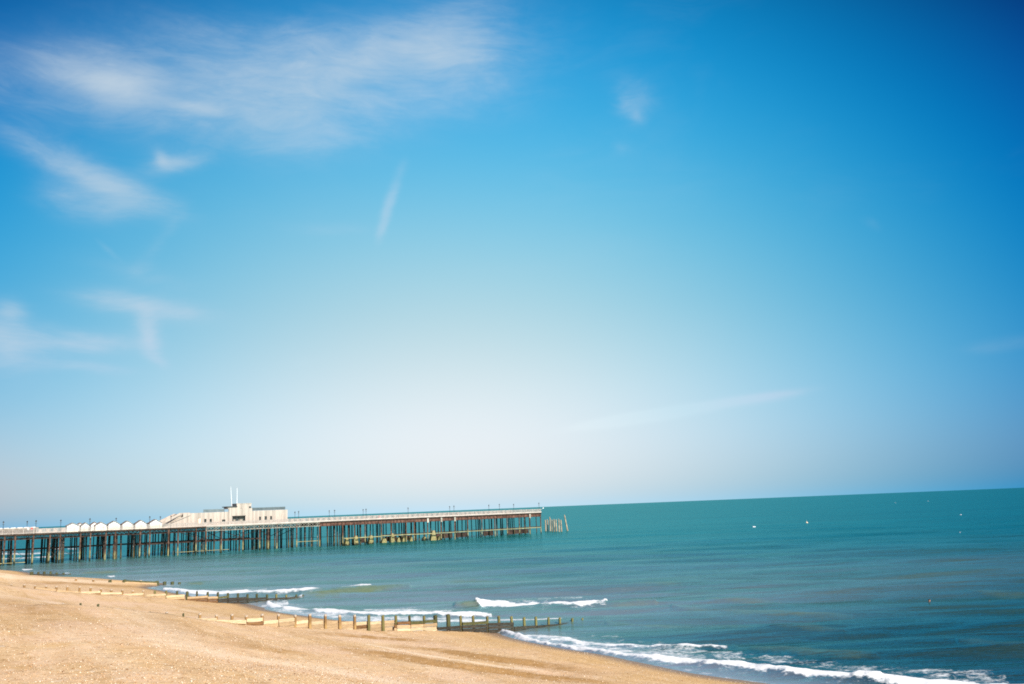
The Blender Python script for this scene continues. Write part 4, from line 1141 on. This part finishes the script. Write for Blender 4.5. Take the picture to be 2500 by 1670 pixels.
for r in wins + wins2 + [small, rec]:
    y = VY + .14
    w = MB().box(r[0] + .002, r[1] - .002, y, y + .04, r[2] + .002, r[3] - .002).build('window', M['glass_dark'], pav)
    f = MB()
    f.box(r[0], r[0] + .07, VY - .03, y + .06, r[2], r[3]).box(r[1] - .07, r[1], VY - .03, y + .06, r[2], r[3]).box(r[0] + .07, r[1] - .07, VY - .03, y + .06, r[2], r[2] + .07).box(r[0] + .07, r[1] - .07, VY - .03, y + .06, r[3] - .07, r[3])
    f.build('window_frame', M['frame_dark'], w)
# wide terrace opening
MB().box(wide[0] + .02, wide[1] - .02, VY + .62, VY + .66, wide[2], wide[3]).build('terrace_glazing', M['glass_dark'], pav)
for f_ in (.30, .58):
    x = wide[0] + (wide[1] - wide[0]) * f_
    MB().box(x - .06, x + .06, VY + .1, VY + .22, wide[2], wide[3]).build('mullion', M['frame_dark'], pav)
for f0, f1 in ((.10, .27), (.52, .82)):
    MB().box(wide[0] + (wide[1] - wide[0]) * f0, wide[0] + (wide[1] - wide[0]) * f1, VY + .24, VY + .28, wide[2] + .02, wide[2] + .62).build('pale_panel', M['girder_pale'], pav)  # plain pale panels low in the opening
MB().box(wide[0] - .1, wide[1] + .1, VY - .2, VY - .125, wide[3] + .0, wide[3] + .16).build('lintel', M['frame_dark'], pav)
d0 = rect(485, 489.5, 1267, 1278); MB().box(d0[0], d0[1], VY - .05, VY - .004, d0[2], d0[3]).build('door', M['hut_base'], pav)
f = MB(); f.box(d0[0] - .14, d0[0] - .004, VY - .06, VY - .003, d0[2], d0[3]).box(d0[1] + .004, d0[1] + .14, VY - .06, VY - .003, d0[2], d0[3]); f.build('door_frame', M['orange'], pav)
# roof railing, thin green bars
for x0, x1, zz, y in ((sB + 6, sL - .6, zR, VY + 1.5), (sT2 + .3, sE - .3, zR2, VY + 1.2)):
    mb = MB(); mb.box(x0, x1, y, y + .05, zz + .85, zz + .92); x = x0
    while x < x1: mb.box(x, x + .05, y, y + .05, zz - .1, zz + .85); x += .5
    mb.box(x0, x1, y + .015, y + .03, zz + .1, zz + .84)
    o = mb.build('roof_railing', M['green_rail'], pav); o['kind'] = 'stuff'
# flagpoles
for (px, pyt, pxb), lab in (((563.5, 1190, 566), 'slim white flagpole on the pavilion roof, the one nearer the shore'), ((579, 1192, 578.5), 'slim white flagpole on the pavilion roof, the one beside the roof tower')):
    y = VY + 2.5
    s0, zt_ = ploc(px, pyt, y); s1, _ = ploc(pxb, 1232, y)
    z0 = zTL + .11 if px < 570 else zTow + .18
    t = thing('flagpole', lab, 'flagpole', pw3(s1, y, z0), GA, 'flagpoles on the pavilion roof')
    MB().tube((0, 0, 0), (s0 - s1, 0, zt_ - z0), .085, .05, 8).build('pole', M['pole_white'], t)
    MB().lathe([(.02, 0), (.09, .06), (.09, .12), (.02, .18)], 8).build('finial', M['pole_white'], t, (s0 - s1, 0, zt_ - z0))

# low shelter at the shore end
ss0 = ploc(-60, 1300, 5)[0]; ss1 = ploc(89, 1300, 5)[0]; zs_ = pz(ss1)
sh_ = thing('shelter', 'low flat-roofed shelter with a pale roof edge near the shore end of the pier', 'shelter', pw3((ss0 + ss1) / 2, 5, pz((ss0 + ss1) / 2)), GA)
hw = (ss1 - ss0) / 2
MB().box(-hw - .4, hw + .4, -.6, 4.4, 1.25, 1.55).build('roof', M['girder_pale'], sh_)
MB().box(-hw, hw, 3.6, 3.9, .0, 1.24).build('back_wall', M['deck'], sh_)
sx0 = ploc(64, 1300, 5)[0] - (ss0 + ss1) / 2
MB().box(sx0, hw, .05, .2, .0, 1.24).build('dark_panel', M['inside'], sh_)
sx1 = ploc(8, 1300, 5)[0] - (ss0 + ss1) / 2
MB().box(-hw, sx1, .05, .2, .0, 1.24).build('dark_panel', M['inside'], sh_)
for i in range(7):
    x = -hw + .3 + i * (2 * hw - .6) / 6
    MB().box(x - .07, x + .07, -.35, -.21, 0, 1.24).build('post', M['frame_dark'], sh_)
for i in range(9):
    x = -hw + (2 * hw) * (i + .5) / 9
    MB().prism([(x - hw / 10, 1.551), (x + hw / 10, 1.551), (x + hw / 15, 1.72), (x - hw / 15, 1.70)], .2, 2.4).build('seat_hump', M['hut_wall'], sh_)


# people ---------------------------------------------------------------------
def skin_person(name, label, verts, edges, radii, colfn, loc, rz, category='person'):
    root = thing(name, label, category, loc, rz)
    me_ = bpy.data.meshes.new('body'); me_.from_pydata(verts, edges, [])
    o = link('body', me_, None, root)
    sk = o.modifiers.new('skin', 'SKIN'); o.modifiers.new('sub', 'SUBSURF').levels = 1
    o.modifiers['sub'].render_levels = 1
    for v, r in zip(me_.skin_vertices[0].data, radii): v.radius = (r, r); v.use_root = False
    me_.skin_vertices[0].data[0].use_root = True
    m, t, b = new_mat(name + '_clothes', .8, .2)
    z = t.sep(t.n('ShaderNodeTexCoord').outputs['Object'])[2]
    t.put(b.inputs['Base Color'], t.ramp(t.m('DIVIDE', z, 2.0), colfn, 'CONSTANT'))
    me_.materials.append(m)
    return root, o


BODY_V = [(0, 0, .95), (0, 0, 1.2), (0, 0, 1.42), (0, 0, 1.52), (0, -.02, 1.6), (0, -.02, 1.72), (-.1, 0, .88), (-.11, .02, .48), (-.11, 0, .06), (-.11, -.13, .03), (.1, 0, .88), (.12, -.02, .48), (.12, .02, .06), (.12, -.11, .03),
          (-.19, 0, 1.4), (-.24, .02, 1.12), (-.22, -.06, .86), (.19, 0, 1.4), (.24, .02, 1.12), (.23, -.05, .86)]
BODY_E = [(0, 1), (1, 2), (2, 3), (3, 4), (4, 5), (0, 6), (6, 7), (7, 8), (8, 9), (0, 10), (10, 11), (11, 12), (12, 13), (2, 14), (14, 15), (15, 16), (2, 17), (17, 18), (18, 19)]
BODY_R = [.15, .14, .15, .06, .095, .085, .09, .06, .045, .035, .09, .06, .045, .035, .06, .045, .035, .06, .045, .035]
def clothes(shirt, legs=(.04, .05, .08)): return [(0, (.03, .03, .03)), (.04, legs), (.47, shirt), (.75, (.5, .3, .2)), (.835, (.06, .04, .03))]
for px, shirt, lab, yy in ((68.5, (.78, .76, .74), 'person in a white shirt standing beside the low shelter on the pier', 1.2), (77.5, (.55, .06, .06), 'person in a red top standing beside the low shelter on the pier', 1.6)):
    s = ploc(px, 1298, yy)[0]
    skin_person('person', lab, BODY_V, BODY_E, BODY_R, clothes(shirt), pw3(s, yy, pz(s)), GA)
# red lifebuoy housing and orange lifebuoy on the railing
s, z = ploc(927, 1263, -.2)
t = thing('lifebuoy', 'small red lifebuoy hung on the pale railing of the outer pier', 'lifebuoy', pw3(s, -.2, pz(s) + .62), GA)
mb = MB()
def ring(mb, R, r, n=18, k=8, y0=0):
    vs = []; fs = []
    for i in range(n):
        a = 2 * math.pi * i / n
        for j in range(k):
            b_ = 2 * math.pi * j / k; rr = R + r * math.cos(b_); vs.append((rr * math.cos(a), y0 + r * math.sin(b_), rr * math.sin(a)))
    for i in range(n):
        for j in range(k): fs.append((i * k + j, ((i + 1) % n) * k + j, ((i + 1) % n) * k + (j + 1) % k, i * k + (j + 1) % k))
    return mb.add(vs, fs)
ring(mb, .30, .085).build('ring', M['red'], t)
for q in range(4):
    a = math.pi / 4 + q * math.pi / 2
    MB().tube((.24 * math.cos(a) * .9, -.02, .24 * math.sin(a) * .9), (.42 * math.cos(a), -.02, .42 * math.sin(a)), .092, .092, 8).build('white_band', M['pole_white'], t)
# marker on the seaward corner
s, z = ploc(1326, 1240.5, .2)
t = thing('navigation_marker', 'small white round marker on a short bracket at the seaward corner of the pier', 'marker', pw3(S_END + .06, .2, pz(0) + .9), GA)
MB().bar((0, 0, 0), (s - S_END - .06, 0, z - pz(0) - .9), .06).build('bracket', M['pole_white'], t)
MB().lathe([(.05, -.22), (.22, -.16), (.26, 0), (.22, .16), (.05, .22)], 10).build('marker_drum', M['pole_white'], t, (s - S_END - .06, 0, z - pz(0) - .9))

# ------------------------------------------------------------------ old mooring piles beyond the end of the pier
mp = [(1332.5, 1270), (1337.5, 1269.5), (1343.5, 1264.5), (1348.5, 1270), (1354, 1268.5), (1359, 1270), (1365, 1268), (1371, 1270.5)]
for i, (px, pyt) in enumerate(mp):
    base = on_z(px, 1297.5 + .3 * math.sin(i * 2.3))
    n3 = ray(px, pyt); k = (base[1]) / n3[1]; zt_ = EYE + n3[2] * k
    lab = 'tallest grey timber pile in the cluster off the pier end' if i == 2 else f'bleached timber pile in the cluster off the pier end, {ordinal(i)} from the pier'
    t = thing('mooring_pile', lab, 'mooring pile', (base[0], base[1], -1.5), 0, 'old timber piles off the end of the pier')
    MB().tube((0, 0, 0), (RNG.uniform(-.12, .12), RNG.uniform(-.1, .1), zt_ + 1.5), .30, .25, 9).build('shaft', M['mooring'], t)
    MB().tube((RNG.uniform(-.1, .1), 0, zt_ + 1.49), (RNG.uniform(-.12, .12), 0, zt_ + 1.5 + RNG.uniform(.2, .5)), .2, .07, 7).build('splintered_top', M['mooring'], t)
base = on_z(1387, 1296); n3 = ray(1383, 1258.5); zt_ = EYE + n3[2] * base[1] / n3[1]
t = thing('mooring_pile', 'single leaning timber pile standing apart on the seaward side of the cluster', 'mooring pile', (base[0], base[1], -1.5), 0, 'old timber piles off the end of the pier')
lx = (1383 - 1387) / FPX * base[1] * 1.25 - .3
MB().tube((0, 0, 0), (lx, 0, zt_ + 1.5), .36, .24, 9).build('shaft', M['mooring'], t)
MB().tube((lx, 0, zt_ + 1.49), (lx - .03, 0, zt_ + 1.85), .2, .06, 7).build('splintered_top', M['mooring'], t)

# ------------------------------------------------------------------ buoy and swimmer
p = on_z(1970, 1277.5)
t = thing('buoy', 'small round pale orange buoy floating far out on the open sea', 'buoy', (p[0], p[1], 0))
MB().lathe([(.05, -.4), (.30, -.25), (.42, 0), (.40, .1)], 16).build('float', M['orange'], t)
MB().lathe([(.40, .102), (.35, .29), (.22, .44), (.08, .54)], 16).build('upper_float', M['pale_orange'], t)
MB().lathe([(.04, .535), (.04, .78), (.07, .79), (.07, .87)], 8).build('top_mark', M['pale_orange'], t)
p = on_z(2269, 1468.5)
V = [(0, .05, -.75), (0, .02, -.35), (0, 0, -.1), (0, 0, .06), (0, -.01, .16), (0, -.02, .27), (-.19, 0, -.1), (-.4, -.15, -.16), (-.55, -.4, -.10), (.19, 0, -.1), (.38, -.2, -.18), (.45, -.5, -.12), (-.1, .2, -1.2), (.1, .25, -1.2)]
E_ = [(0, 1), (1, 2), (2, 3), (3, 4), (4, 5), (2, 6), (6, 7), (7, 8), (2, 9), (9, 10), (10, 11), (0, 12), (0, 13)]
R_ = [.15, .15, .15, .065, .105, .10, .08, .055, .04, .08, .055, .04, .08, .08]
root, bo = skin_person('person', 'swimmer with only the dark-haired head and shoulders showing in the calm sea', V, E_, R_, [(0, (.05, .05, .06)), (.035, (.45, .20, .13)), (.09, (.04, .025, .02))], (p[0], p[1], -.06), math.radians(25), 'swimmer')
